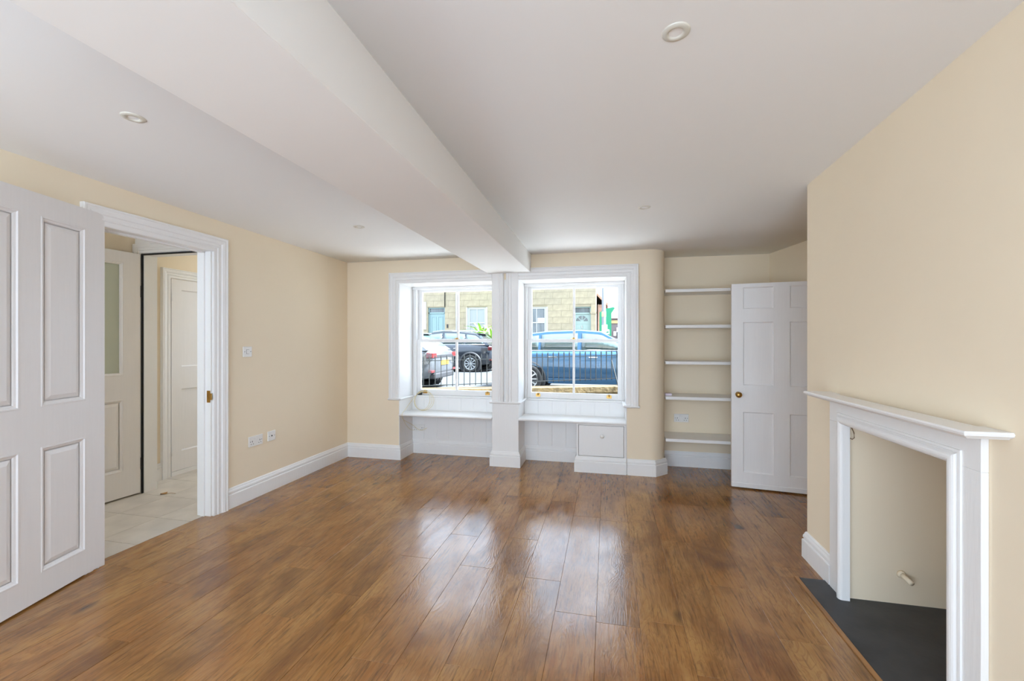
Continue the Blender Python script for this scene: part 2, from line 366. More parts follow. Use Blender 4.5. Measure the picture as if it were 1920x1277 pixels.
# hall shell
w = MB()
w.box(-4.18, -4.06, 0.6, 2.95, -.03, ZT).box(-4.31, -4.19, 2.95, 4.8, -.03, ZT)
w.obj('wall_hall', 'cream', kind=S, label='cream hall walls seen through the left doorway', cat='wall')
w = MB()
w.box(-4.31, -3.975, 2.95, 3.05, -.03, ZT).box(-3.2, -3.055, 2.95, 3.05, -.03, ZT).box(-3.975, -3.2, 2.95, 3.05, 2.11, ZT)
w.obj('wall_hall_partition', 'ceil', kind=S, label='white partition wall above the inner hall doorway', cat='wall')
MB().box(-4.31, -3.0, 4.75, 4.85, -.03, 1.15).box(-4.31, -3.0, 4.75, 4.85, 2.3, ZT).obj('wall_hall_front', 'cream', kind=S, label='cream front wall of the hall with an unseen gap added for daylight', cat='wall')  # no door built; gap added to brighten the hall
MB().box(-4.18, -3.0, 0.5, 0.6, -.03, 0.9).box(-4.18, -3.0, 0.5, 0.6, 2.1, ZT).obj('wall_hall_rear', 'cream', kind=S, label='cream rear wall of the hall with an unseen opening added for daylight', cat='wall')  # unseen opening added so sky light reaches the hall
MB().box(-4.31, -3.0, 0.6, 4.8, 2.42, ZT).obj('ceiling_hall', 'ceil', kind=S, label='white hall ceiling glimpsed over the inner doorway', cat='ceiling')

# ------------------------------------------------------------------ baseboards
BP = [(0, 0), (0.022, 0), (0.022, 0.105), (0.020, 0.110), (0.014, 0.112), (0.014, 0.117), (0.018, 0.122), (0.017, 0.134), (0.011, 0.146), (0.010, 0.152), (0.005, 0.160), (0, 0.160)]
def base(name, path, label):
    return MB().sweep([(x, y, 0) for x, y in path], (0, 0, 1), BP).obj(name, 'white', kind=S, label=label, cat='baseboard')
base('baseboard_left', [(-1.20, YREC), (-2.277, YREC), (-2.277, YB), (XL, YB), (XL, 2.787)], 'white moulded baseboard along the left wall into the first window recess')
base('baseboard_left_near', [(XL, 1.838), (XL, YREAR)], 'white moulded baseboard behind the open four-panel door')
base('baseboard_pillar', [(-0.305, YREC), (-0.91, YREC), (-0.91, YB), (-1.20, YB), (-1.20, YREC - 0.023)], 'white moulded baseboard wrapping round the window pillar')
base('baseboard_back', [(1.63, 4.83), (0.572, 4.83), (0.572, 4.525), (0.46, YB - 0.005), (0.196, YB - 0.005)], 'white moulded baseboard around the rounded wall corner and alcove')
base('baseboard_right', [(XCH, 2.64), (XCH, 2.95), (XR, 2.95)], 'white moulded baseboard on the chimney breast beside the hearth')
base('baseboard_right_near', [(XCH, 1.28), (XCH, 1.66)], 'white moulded baseboard on the near end of the chimney breast')
base('baseboard_hall', [(-4.19, 3.27), (-4.19, 3.05)], 'short white baseboard in the inner hall')

# ------------------------------------------------------------------ casings
CP = [(0, 0), (0, 0.013), (0.006, 0.017), (0.030, 0.017), (0.034, 0.022), (0.040, 0.022), (0.044, 0.018), (0.062, 0.020), (0.068, 0.027), (0.086, 0.032), (0.098, 0.030), (0.104, 0.034), (0.112, 0.034), (0.115, 0.028), (0.115, 0)]
dj = MB()   # door linings of left doorway
dj.box(-3.06, XL, 2.663, 2.675, 0.0, 2.025).box(-3.06, XL, 1.948, 1.960, 0.0, 2.025).box(-3.06, XL, 1.948, 2.675, 2.013, 2.025)
dj.box(-3.02, -2.985, 2.652, 2.664, 0, 2.015).box(-3.02, -2.985, 1.959, 1.971, 0, 2.015).box(-3.02, -2.985, 1.960, 2.663, 2.002, 2.014)
t1 = empty('trim_1', (XL, 2.33, 0), kind=S, label='white moulded door surround of the hall doorway with brass strike plate', cat='door surround')
def par(o, p):
    o.parent = p; o.matrix_parent_inverse = Matrix.Translation(p.location).inverted() if p.rotation_euler[2] == 0 else p.matrix_basis.inverted(); return o
par(dj.obj('lining', 'white', bevel=0.0015), t1)
# N = +X ; path goes up near jamb, across, down far jamb; outward
par(MB().sweep([(XL, 2.675, 0), (XL, 2.675, 2.013), (XL, 1.955, 2.013), (XL, 1.955, 0)], (1, 0, 0), [(-u, b_) for u, b_ in CP]).obj('casing', 'white'), t1)
sp = MB().box(-2.966, XL - 0.002, 2.659, 2.664, 0.865, 0.955).box(XL - 0.004, XL + 0.012, 2.655, 2.664, 0.885, 0.935)
par(sp.obj('strike_plate', 'brass'), t1)
# inner hall doorway casing
t2 = empty('trim_2', (-3.6, 2.95, 0), kind=S, label='white surround of the inner hall doorway with a black draught seal', cat='door surround')
par(MB().sweep([(-3.2, 2.95, 0), (-3.2, 2.95, 2.10), (-3.975, 2.95, 2.10), (-3.975, 2.95, 0)], (0, -1, 0), [(-u * 0.72, b_ * 0.8) for u, b_ in CP]).obj('casing', 'white'), t2)
par(MB().box(-3.975, -3.957, 2.951, 3.06, 0, 2.10).box(-3.218, -3.2, 2.951, 3.06, 0, 2.10).box(-3.975, -3.2, 2.951, 3.06, 2.088, 2.11).obj('lining', 'white'), t2)
par(MB().box(-3.977, -3.966, 2.937, 2.951, 0.0, 2.09).box(-3.975, -3.2, 2.937, 2.951, 2.082, 2.094).obj('draught_seal', 'black_seal'), t2)
# cupboard casing in inner hall (wall X=-4.19)
t3 = empty('trim_3', (-4.19, 3.6, 0), kind=S, label='white surround of the hall cupboard door', cat='door surround')
par(MB().sweep([(-4.19, 4.10, 0), (-4.19, 4.10, 1.95), (-4.19, 3.36, 1.95), (-4.19, 3.36, 0)], (1, 0, 0), [(-u * 0.8, b_) for u, b_ in CP]).obj('casing', 'white'), t3)

# window linings and casings
def window_trim(name, x0, x1, label, side):
    e = empty(name, ((x0 + x1) / 2, YB, 0.68), kind=S, label=label, cat='window surround')
    ln = MB()
    if side == 'L': ln.box(x0, x0 + 0.008, YB - 0.001, YREC + 0.01, 0.0, 1.985)
    else: ln.box(x1 - 0.008, x1, YB - 0.001, YREC + 0.01, 0.0, 1.985)
    ln.box(x0, x1, YB - 0.001, YREC + 0.03, 1.977, 1.985)
    par(ln.obj('reveal_lining', 'seatwhite', bevel=0.002), e)
    zc = 0.688
    pr = [(-u, b_) for u, b_ in CP] 
    if side == 'L':   # left jamb + head
        path = [(x1, YB, 1.982), (x0 + 0.004, YB, 1.982), (x0 + 0.004, YB, zc)]
    else:
        path = [(x1 - 0.004, YB, zc), (x1 - 0.004, YB, 1.982), (x0, YB, 1.982)]
    par(MB().sweep(path, (0, -1, 0), pr).obj('casing', 'white'), e)
    return e
wl = window_trim('trim_4', -2.285, -1.20, 'white moulded surround of the sash window next to the left wall', 'L')
wr = window_trim('trim_5', -0.91, 0.195, 'white moulded surround of the sash window next to the rounded corner', 'R')
# moulded ledge (cap) at sill level
CAP = [(0, 0), (0.012, 0), (0.030, 0.010), (0.030, 0.020), (0.022, 0.024), (0, 0.024)]
def cap(path, p): return par(MB().sweep([(x, y, 0.666) for x, y in path], (0, 0, 1), CAP).obj('sill_moulding', 'white'), p)
cap([(-1.232, YREC + 0.01), (-2.277, YREC + 0.01), (-2.277, YB - 0.003), (-2.405, YB - 0.003)], wl)
cap([(0.316, YB - 0.003), (0.187, YB - 0.003), (0.187, YREC + 0.01), (-0.878, YREC + 0.01)], wr)
pc = empty('trim_6', (-1.055, YB, 0.67), kind=S, label='white fluted casing and ledge on the pillar between the windows', cat='pillar trim')
cap([(-0.91, YREC), (-0.91, YB), (-1.20, YB), (-1.20, YREC)], pc)
fl = [(0, 0), (0, 0.013), (0.006, 0.017), (0.070, 0.017), (0.076, 0.023), (0.086, 0.023), (0.090, 0.018), (0.100, 0.020), (0.108, 0.030), (0.122, 0.033), (0.128, 0.030), (0.132, 0.020), (0.132, 0)]
par(MB().sweep([(-1.199, YB, 2.052), (-1.199, YB, 0.688)], (0, -1, 0), fl).obj('casing', 'white'), pc)
par(MB().sweep([(-0.911, YB, 0.688), (-0.911, YB, 2.052)], (0, -1, 0), fl).obj('casing', 'white'), pc)

# tongue-and-groove panelling below the windows
def panelling(name, x0, x1, label):
    e = empty(name, ((x0 + x1) / 2, YREC, 0), kind=S, label=label, cat='panelling')
    n = max(1, round((x1 - x0) / 0.165)); bw = (x1 - x0) / n
    for z0, z1 in ((0.15, 0.492), (0.512, 0.668)):
        me = MB(); a = bw / 2
        prof = [(-a, 0.003), (-a + 0.003, 0), (a - 0.010, 0), (a - 0.008, 0.002), (a - 0.006, 0), (a - 0.002, 0.0), (a, 0.003)]
        vs = [(x, y, z) for z in (z0, z1) for x, y in prof] + [(-a, 0.012, z0), (a, 0.012, z0), (-a, 0.012, z1), (a, 0.012, z1)]
        k = len(prof); fs = [(i, i + 1, k + i + 1, k + i) for i in range(k - 1)] + [tuple(range(k - 1, -1, -1)) + (2 * k, 2 * k + 1), tuple(range(k, 2 * k)) + (2 * k + 3, 2 * k + 2)]
        me.add(vs, fs); mesh = me.mesh('board'); mesh.materials.append(M['white'])
        for i in range(n):
            o = bpy.data.objects.new('board', mesh); COL.objects.link(o); o.location = (x0 + bw * (i + .5), YREC, 0); par(o, e)
panelling('panelling', -2.277, -1.20, 'white beaded board panelling under the first window seat')
panelling('panelling', -0.91, 0.187, 'white beaded board panelling under the second window seat')

# ------------------------------------------------------------------ sash windows
def rect_frame(mb, x0, x1, z0, z1, y0, y1, wl_, wr_, wt, wb):
    mb.box(x0, x0 + wl_, y0, y1, z0, z1).box(x1 - wr_, x1, y0, y1, z0, z1).box(x0 + wl_, x1 - wr_, y0, y1, z1 - wt, z1).box(x0 + wl_, x1 - wr_, y0, y1, z0, z0 + wb)
def sash_window(name, x0, x1, sx0, sx1, label, lifts):
    e = empty(name, ((x0 + x1) / 2, 4.79, 0.688), kind=S, label=label, cat='window')
    f = MB(); rect_frame(f, x0, x1, 0.668, 1.977, 4.747, 4.87, sx0 - x0, x1 - sx1, 0.022, 0.02)
    f.box(sx0 - 0.014, sx0, 4.736, 4.748, 0.688, 1.955).box(sx1, sx1 + 0.014, 4.736, 4.748, 0.688, 1.955)
    f.box(x0 + 0.004, x1 - 0.004, 4.722, 4.747, 1.945, 1.977)
    par(f.obj('frame', 'white', bevel=0.002), e)
    st = 0.046
    def sash(nm, z0, z1, y0, y1, rt, rb):
        mb = MB(); rect_frame(mb, sx0, sx1, z0, z1, y0, y1, st, st, rt, rb); s = par(mb.obj(nm, 'white', bevel=0.003), e)
        xm = (sx0 + sx1) / 2
        g = MB().box(xm - 0.012, xm + 0.012, y0 + 0.002, y1 - 0.002, z0 + rb, z1 - rt).obj('glazing_bar', 'white', bevel=0.003); g.parent = s
        for a, b_ in ((sx0 + st, xm - 0.012), (xm + 0.012, sx1 - st)):
            p = MB().box(a, b_, (y0 + y1) / 2 - 0.002, (y0 + y1) / 2 + 0.002, z0 + rb, z1 - rt).obj('pane', 'glass'); p.parent = s
        return s
    sash('upper_sash', 1.325, 1.957, 4.800, 4.836, 0.036, 0.034)
    lo = sash('lower_sash', 0.690, 1.352, 4.757, 4.793, 0.034, 0.064)
    xm = (sx0 + sx1) / 2
    fa = MB().box(xm - 0.026, xm + 0.026, 4.762, 4.79, 1.352, 1.357).lathe([(0.011, 0), (0.011, 0.012), (0.004, 0.016)], 12, Matrix.Translation((xm, 4.777, 1.357))).box(xm - 0.03, xm + 0.02, 4.775, 4.783, 1.362, 1.369)
    par(fa.obj('sash_fastener', 'brass'), e)
    for lx in lifts:
        l = MB().box(lx - 0.026, lx + 0.026, 4.751, 4.757, 0.708, 0.742).box(lx - 0.022, lx + 0.022, 4.736, 4.752, 0.712, 0.722).lathe([(0.0, 0.014), (0.009, 0.010), (0.012, 0.0), (0.009, -0.01), (0, -0.014)], 12, Matrix.Translation((lx, 4.744, 0.739)))
        par(l.obj('sash_lift', 'brass'), e)
    v = MB().box(xm - 0.13, xm + 0.13, 4.744, 4.7475, 1.934, 1.944).box(xm - 0.135, xm + 0.135, 4.728, 4.746, 1.944, 1.950)
    par(v.obj('vent_bar', 'plastic'), e)
sash_window('window_1', -2.277, -1.20, -2.226, -1.234, 'white two-over-two sash window beside the left wall, cable hanging below', [-1.347, -2.12])
sash_window('window_2', -0.91, 0.187, -0.881, 0.161, 'white two-over-two sash window beside the rounded corner, blue car outside', [-0.756, 0.023])

# ------------------------------------------------------------------ panelled doors
def panel_door(name, width, height, thick, cols, rows, label, style, glazed=None, material='doorwhite'):
    """local frame: x along width, y = face normal (face at y=0, leaf behind at +y), z up"""
    e = empty(name, kind=S, label=label, cat='door')
    leaf = MB(); rowz = [(0, rows[0][0])] + [(rows[i][1], rows[i + 1][0]) for i in range(len(rows) - 1)] + [(rows[-1][1], height)]
    colx = [(0, cols[0][0])] + [(cols[i][1], cols[i + 1][0]) for i in range(len(cols) - 1)] + [(cols[-1][1], width)]
    o = None
    for i, (a, b_) in enumerate(colx):
        if i in (0, len(colx) - 1): leaf.box(a, b_, 0, thick, 0, height)
    for z0, z1 in rowz: leaf.box(cols[0][0], cols[-1][1], 0, thick, z0, z1)
    for (a, b_) in colx[1:-1]:
        for z0, z1 in rows: leaf.box(a, b_, 0, thick, z0, z1)
    o = leaf.obj('leaf', material); o.parent = e
    for ri, (z0, z1) in enumerate(rows):
        for (a, b_) in cols:
            gl = glazed and ri in glazed
            d = 0.012
            if gl:
                p = MB().box(a, b_, thick / 2 - 0.003, thick / 2 + 0.003, z0, z1).obj('pane', 'obscure')
            elif style == 'raised':
                p = MB(); i1 = 0.030; i2 = 0.052
                vs = []
                for ins, y in ((0, d), (i1, d), (i2, 0.003)):
                    vs += [(a + ins, y, z0 + ins), (b_ - ins, y, z0 + ins), (b_ - ins, y, z1 - ins), (a + ins, y, z1 - ins)]
                fs = [(8, 9, 10, 11)]
                for k in (0, 4):
                    for q in range(4): fs.append((k + q, k + (q + 1) % 4, k + 4 + (q + 1) % 4, k + 4 + q))
                p.add(vs, fs); p.box(a, b_, d, thick - 0.002, z0, z1)
                p = p.obj('panel', material)
            else:
                p = MB().box(a, b_, 0.015, thick - 0.010, z0, z1).obj('panel', material)
            p.parent = e
            mp = [(0, 0.0), (0.002, -0.002), (0.008, -0.002), (0.012, 0.004), (0.020, 0.007), (0.024, 0.011), (0.024, 0.014), (0, 0.014)] if style == 'raised' else [(0, 0), (0.002, 0.0), (0.004, 0.007), (0.009, 0.010), (0.010, 0.016), (0, 0.016)]
            N_ = (0, 1, 0)
            mo = MB().sweep([(a, 0, z0), (a, 0, z1), (b_, 0, z1), (b_, 0, z0)], N_, mp, closed=True).obj('panel_moulding', material); mo.parent = p
    return e
# door_1: four panels, swung back against the left wall; local x runs from hinge edge toward the camera
d1 = panel_door('door_1', 0.790, 2.073, 0.042, [(0.092, 0.333), (0.432, 0.673)], [(0.135, 0.778), (0.985, 1.962)], 'white four-panel door swung open against the left wall', 'raised')
d1.location = (-2.712, 1.189, 0.010); d1.rotation_euler = (0, 0, math.atan2(0.9655, -0.2603))
# door_2: six-panel door standing open in front of the alcove
d2 = panel_door('door_2', 0.790, 1.838, 0.040, [(0.092, 0.335), (0.455, 0.698)], [(0.133, 0.682), (0.922, 1.492), (1.608, 1.805)], 'white six-panel door with a round brass knob, open before the alcove shelves', 'flat')
d2.location = (1.107, 4.225, 0.012); d2.rotation_euler = (0, 0, math.atan2(-0.1369, 0.9906))
kn = MB(); mk = Matrix.Translation((0.054, 0, 0.838)) @ Matrix.Rotation(R(90), 4, 'X')
kn.lathe([(0, -0.002), (0.024, -0.002), (0.024, 0.004), (0.010, 0.008), (0.009, 0.026), (0.020, 0.034), (0.0265, 0.046), (0.024, 0.058), (0.012, 0.065), (0, 0.066)], 24, mk)
kn.obj('knob', 'brass', d2, label='round brass knob')
MB().box(0, 0.790, -0.006, 0.0, 0, 0.040).obj('weather_strip', 'doorwhite', d2, bevel=0.002)
# door_3: glazed hall door, open toward the camera
d3 = panel_door('door_3', 0.76, 2.075, 0.040, [(0.125, 0.635)], [(0.215, 0.825), (1.025, 1.985)], 'white hall door with an obscure glass upper panel standing open', 'raised', glazed=[1])
d3.location = (-4.012 - 0.02, 2.917 - 0.745, 0.014); d3.rotation_euler = (0, 0, math.atan2(0.745, 0.062))
d3.location = (-4.034, 2.170, 0.014)
hb = MB()
for z in (0.25, 1.75): hb.box(0.76, 0.772, -0.002, 0.012, z - 0.05, z + 0.05)
hb.obj('hinge', 'dark', d3)
MB().box(0.757, 0.768, 0.012, 0.034, 0.0, 2.07).obj('edge_seal', 'dark', d3)
# door_4: cupboard door in the inner hall
d4 = panel_door('door_4', 0.735, 1.90, 0.035, [(0.10, 0.32), (0.415, 0.635)], [(0.185, 0.81), (1.03, 1.80)], 'white panelled cupboard door at the end of the hall', 'flat')
d4.location = (-4.176, 4.098, 0.045); d4.rotation_euler = (0, 0, R(-90))
d4.location = (-4.172, 3.3625, 0.045); d4.rotation_euler = (0, 0, R(90))
hb = MB()
for z in (0.2, 1.72): hb.lathe([(0, -0.04), (0.005, -0.04), (0.005, 0.04), (0, 0.04)], 8, Matrix.Translation((-0.001, -0.004, z)))
hb.obj('hinge', 'white', d4)
MB().box(-4.19, -4.168, 3.36, 4.10, 0.0, 0.042).obj('threshold', 'white', kind=S, label='white threshold board under the hall cupboard door', cat='threshold')

# ------------------------------------------------------------------ fireplace
XF = 1.178
fp = empty('fireplace_surround', (XF, 2.13, 0), label='white painted fireplace surround with mantel shelf on the chimney breast', cat='fireplace')
def leg(y0, y1):
    par(MB().box(XF, XCH - 0.0005, y0, y1, 0.006, 0.907).obj('leg', 'white', bevel=0.002), fp)
leg(2.497, 2.632); leg(1.672, 1.800)
par(MB().box(XF, XCH - 0.0005, 1.672, 2.632, 0.907, 1.028).obj('frieze', 'white', bevel=0.002), fp)
# moulding framing the opening: raised fillet + half-round rolling back into the opening
hr = [(0.052, 0), (0.052, 0.006), (0.044, 0.008), (0.040, 0.004)] + [(0.018 + 0.020 * math.cos(R(t)), 0.002 + 0.016 * math.sin(R(t))) for t in range(20, 200, 20)] + [(-0.003, -0.03), (0.01, -0.03)]
par(MB().sweep([(XF, 1.800, 0.006), (XF, 1.800, 0.907), (XF, 2.497, 0.907), (XF, 2.497, 0.006)], (-1, 0, 0), [(-u, b_) for u, b_ in hr]).obj('opening_moulding', 'white'), fp)
MS = [(0, 1.028), (0.088, 1.028), (0.092, 1.032), (0.098, 1.034), (0.106, 1.040), (0.108, 1.047), (0.104, 1.053), (0, 1.053)]
# mantel shelf with square returns at both ends
x1 = XCH - 0.0005
par(MB().sweep([(x1, 1.690, 0), (x1 - 0.02, 1.690, 0), (x1 - 0.02, 2.575, 0), (x1, 2.575, 0)], (0, 0, 1), [(d, z) for d, z in MS]).obj('mantel_shelf', 'white'), fp)
MB().box(1.052, 1.8, 1.46, 2.687, -0.019, 0.006).obj('hearth_slab', 'slate', bevel=0.002, label='dark grey slate hearth slab in front of and inside the fireplace', cat='hearth')
MB().box(1.031, 1.051, 1.46, 2.695, -0.018, 0.007).obj('hearth_edging', 'edging', bevel=0.002, label='thin oak edging strip along the slate hearth', cat='edging')
pp = MB(); pp.tube([(1.447, 2.5245, 0.157), (1.449, 2.50, 0.154), (1.452, 2.455, 0.147)], 0.0115, 14)
pe = pp.obj('pipe_stub', 'cream', label='short capped cream pipe sticking out of the firebox side', cat='pipe')
c = MB().lathe([(0.011, 0), (0.020, 0.0), (0.018, 0.008), (0.011, 0.012)], 16, Matrix.Translation((1.447, 2.5235, 0.157)) @ Matrix.Rotation(R(90), 4, 'X')).obj('plaster_collar', 'cream', pe)
MB().tube([(1.212, 2.522, 0.905), (1.225, 2.517, 0.89), (1.236, 2.515, 0.86), (1.238, 2.516, 0.835), (1.230, 2.520, 0.826), (1.221, 2.522, 0.832)], 0.0022, 6).obj('wire', 'cablebrown', label='short loop of thin wire hanging at the firebox top corner', cat='wire')

# ------------------------------------------------------------------ window seats and cabinet
def seat(x0, x1, label):
    prof = [(4.392, 0.494), (4.387, 0.499), (4.385, 0.505), (4.387, 0.511), (4.392, 0.5155), (4.7345, 0.5155), (4.7345, 0.492), (4.398, 0.492)]
    n = len(prof); vs = [(x, y, z) for x in (x0, x1) for y, z in prof]
    fs = [tuple(range(n)), tuple(range(2 * n - 1, n - 1, -1))] + [(i, (i + 1) % n, n + (i + 1) % n, n + i) for i in range(n)]
    return MB().add(vs, fs).obj('window_seat', 'seatwhite', label=label, cat='window seat', group='built-in window seats')
seat(-2.2765, -1.2005, 'white window seat board below the window beside the left wall, cable on it')
seat(-0.9095, 0.1865, 'white window seat board resting on the small white cupboard')
cab = empty('seat_cupboard', (-0.057, 4.41, 0), label='small white cupboard with round knob under the window seat', cat='cupboard')
cb = MB(); cb.box(-0.303, -0.285, 4.405, 4.73, 0.0, 0.4915).box(0.168, 0.186, 4.405, 4.73, 0.0, 0.4915).box(-0.285, 0.168, 4.70, 4.72, 0.0, 0.4915).box(-0.285, 0.168, 4.405, 4.425, 0.478, 0.4915).box(-0.285, 0.168, 4.405, 4.425, 0.0, 0.162).box(-0.285, 0.168, 4.425, 4.70, 0.14, 0.16)
par(cb.obj('body', 'white', bevel=0.0015), cab)
dr = par(MB().box(-0.2815, 0.1645, 4.407, 4.425, 0.166, 0.4745).obj('door', 'white', bevel=0.003), cab)
kb = MB().lathe([(0, 0), (0.009, 0), (0.008, 0.012), (0.018, 0.020), (0.020, 0.028), (0.014, 0.036), (0, 0.038)], 20, Matrix.Translation((-0.047, 4.407, 0.372)) @ Matrix.Rotation(R(90), 4, 'X')).obj('knob', 'plastic')
kb.parent = dr
par(MB().sweep([(0.190, 4.404, 0), (-0.304, 4.404, 0), (-0.304, 4.7, 0)], (0, 0, 1), BP).obj('plinth', 'white'), cab)

# ------------------------------------------------------------------ alcove shelves
names = ['topmost white alcove shelf, level with the top of the open door', 'second white alcove shelf from the top', 'middle white alcove shelf, third from the top', 'white alcove shelf with a small pale box on it, above the double socket', 'lowest white alcove shelf, deeper and nearest the baseboard']
for z, nm in zip((1.835, 1.478, 1.116, 0.764, 0.348), names):
    dpt = 4.50 if z > 0.5 else 4.48
    o = MB().box(0.573, 1.60, dpt, 4.829, z - 0.016, z + 0.014).obj('shelf', 'white', bevel=0.002, label=nm, cat='shelf', group='alcove shelves')
MB().box(0.580, 0.640, 4.56, 4.62, 0.7785, 0.803).obj('small_box', 'lilac', bevel=0.002, label='small pale lilac box lying on the alcove shelf', cat='box')

# ------------------------------------------------------------------ electrical fittings; local x width, -y out of wall, z up
def plate(name, loc, rz, wdt, kind_, label, cat, group=None):
    e = empty(name, loc, rz, label=label, cat=cat, group=group)
    MB().box(-wdt / 2, wdt / 2, -0.010, 0, -0.043, 0.043).obj('plate', 'plastic', e, bevel=0.002)
    def screw(x): MB().lathe([(0, 0.001), (0.0032, 0.001), (0.0032, 0)], 10, Matrix.Translation((x, -0.010, 0.0)) @ Matrix.Rotation(R(90), 4, 'X')).obj('screw', 'dark', e)
    if kind_ == 'switch':
        MB().box(-0.011, 0.011, -0.014, -0.0095, -0.017, 0.017).obj('rocker', 'plastic', e, bevel=0.002)
        MB().box(-0.0125, 0.0125, -0.0108, -0.0095, -0.0185, 0.0185).obj('rocker_surround', 'dark', e)
        screw(-0.030); screw(0.030)
    elif kind_ == 'aerial':
        MB().lathe([(0, 0.001), (0.007, 0.001), (0.007, 0)], 12, Matrix.Translation((0, -0.0100, 0)) @ Matrix.Rotation(R(90), 4, 'X')).obj('socket_hole', 'dark', e)
        screw(-0.030); screw(0.030)
    else:
        for cx in (-0.040, 0.040):
            MB().box(cx - 0.0025, cx + 0.0025, -0.0108, -0.0095, -0.006, 0.006).obj('pin_hole', 'dark', e)
            for dx in (-0.011, 0.011): MB().box(cx + dx - 0.0035, cx + dx + 0.0035, -0.0108, -0.0095, -0.024, -0.019).obj('pin_hole', 'dark', e)
        for cx in (-0.012, 0.012): MB().box(cx - 0.007, cx + 0.007, -0.0135, -0.0095, 0.012, 0.030).obj('rocker', 'plastic', e, bevel=0.0015)
        screw(-0.060); screw(0.060)
    return e
plate('light_switch', (XL, 2.996, 1.243), R(90), 0.086, 'switch', 'white light switch plate on the cream wall beside the doorway', 'light switch')
plate('double_socket', (XL, 3.083, 0.482), R(90), 0.146, 'socket', 'white double power socket low on the left wall', 'socket', 'power sockets')
plate('aerial_socket', (XL, 3.259, 0.486), R(90), 0.086, 'aerial', 'white single aerial outlet next to the double socket', 'socket')
plate('double_socket', (0.772, 4.83, 0.513), 0, 0.146, 'socket', 'white double power socket between the two lowest alcove shelves', 'socket', 'power sockets')
plate('double_socket', (-2.190, YREC, 0.300), 0, 0.146, 'socket', 'white double power socket under the window seat with cable end over it', 'socket', 'power sockets')

# ------------------------------------------------------------------ cable coil
def spline(pts, n=8):
    out = []; P = [Vector(p) for p in pts]
    for i in range(len(P) - 1):
        p0, p1, p2, p3 = P[max(i - 1, 0)], P[i], P[i + 1], P[min(i + 2, len(P) - 1)]
        for k in range(n):
            t = k / n; out.append(0.5 * ((2 * p1) + (-p0 + p2) * t + (2 * p0 - 5 * p1 + 4 * p2 - p3) * t * t + (-p0 + 3 * p1 - 3 * p2 + p3) * t ** 3))
    out.append(P[-1]); return out
pts = []
loops = [(-2.118, 0.632, 0.108, 0.112), (-2.108, 0.628, 0.124, 0.110), (-2.128, 0.634, 0.096, 0.110)]
pts.append((-2.135, 4.742, 0.735))
for q, (cx, cz, rx, rzz) in enumerate(loops):
    for k in range(12):
        a = R(100 + 30 * k); pts.append((cx + rx * math.cos(a), 4.722 - 0.055 * (0.5 - 0.5 * math.sin(a)) - 0.004 * q, cz + rzz * math.sin(a)))
pts += [(-2.20, 4.70, 0.70), (-2.235, 4.62, 0.63), (-2.245, 4.50, 0.56), (-2.235, 4.40, 0.527), (-2.231, 4.381, 0.508), (-2.232, 4.383, 0.48), (-2.240, 4.46, 0.43), (-2.248, 4.60, 0.375), (-2.235, 4.69, 0.325), (-2.19, 4.715, 0.280), (-2.14, 4.716, 0.275), (-2.08, 4.712, 0.305)]
cc = empty('cable_coil', (-2.12, 4.70, 0.52), label='coil of thin cream cable hanging from the window onto the seat', cat='cable')
par(MB().tube(spline(pts, 5), 0.0026, 6).obj('cable', 'cable'), cc)
par(MB().box(-2.215, -2.155, 4.722, 4.742, 0.6905, 0.708).box(-2.200, -2.150, 4.730, 4.744, 0.708, 0.726).obj('connector', 'dark', bevel=0.002), cc)
pts2 = [(-2.262, 4.46, 0.4905), (-2.264, 4.47, 0.45), (-2.258, 4.52, 0.38), (-2.250, 4.62, 0.300), (-2.240, 4.715, 0.270)]
par(MB().tube(spline(pts2, 5), 0.002, 6).obj('cable_tail', 'cable'), cc)

# ------------------------------------------------------------------ ceiling downlights
def downlight(x, y, z, label):
    e = empty('downlight', (x, y, z), label=label, cat='downlight', group='recessed ceiling downlights')
    MB().lathe([(0.044, 0.004), (0.044, -0.002), (0.041, -0.005), (0.030, -0.007), (0.024, -0.006), (0.021, -0.001), (0.020, 0.004)], 36).obj('trim_ring', 'ringcream', e)
    MB().lathe([(0, -0.001), (0.012, -0.0005), (0.0205, 0.003)], 24).obj('lamp', 'lens', e)
downlight(0.214, 1.44, cz_right(0.214, 1.44) + 0.001, 'white recessed downlight closest to the camera, right of the beam')
downlight(-1.985, 1.435, cz_left(1.435) + 0.001, 'white recessed downlight left of the beam, nearer the open four-panel door')
downlight(-1.97, 3.12, cz_left(3.12) + 0.001, 'white recessed downlight left of the beam, towards the windows')
downlight(0.255, 3.13, cz_right(0.255, 3.13) + 0.001, 'white recessed downlight right of the beam, towards the alcove')
# dead leaf in the hall
lf = MB().add([(-3.80, 2.965, 0.001), (-3.775, 2.945, 0.012), (-3.735, 2.965, 0.004), (-3.75, 2.99, 0.014), (-3.785, 2.995, 0.003)], [(0, 1, 3, 4), (1, 2, 3)]).tube([(-3.75, 2.975, 0.004), (-3.70, 2.985, 0.008), (-3.672, 2.995, 0.003)], 0.0018, 5)
lo = lf.obj('dead_leaf', 'leafbrown', label='curled brown dead leaf on the hall tiles', cat='leaf'); sm = lo.modifiers.new('s', 'SOLIDIFY'); sm.thickness = 0.0008

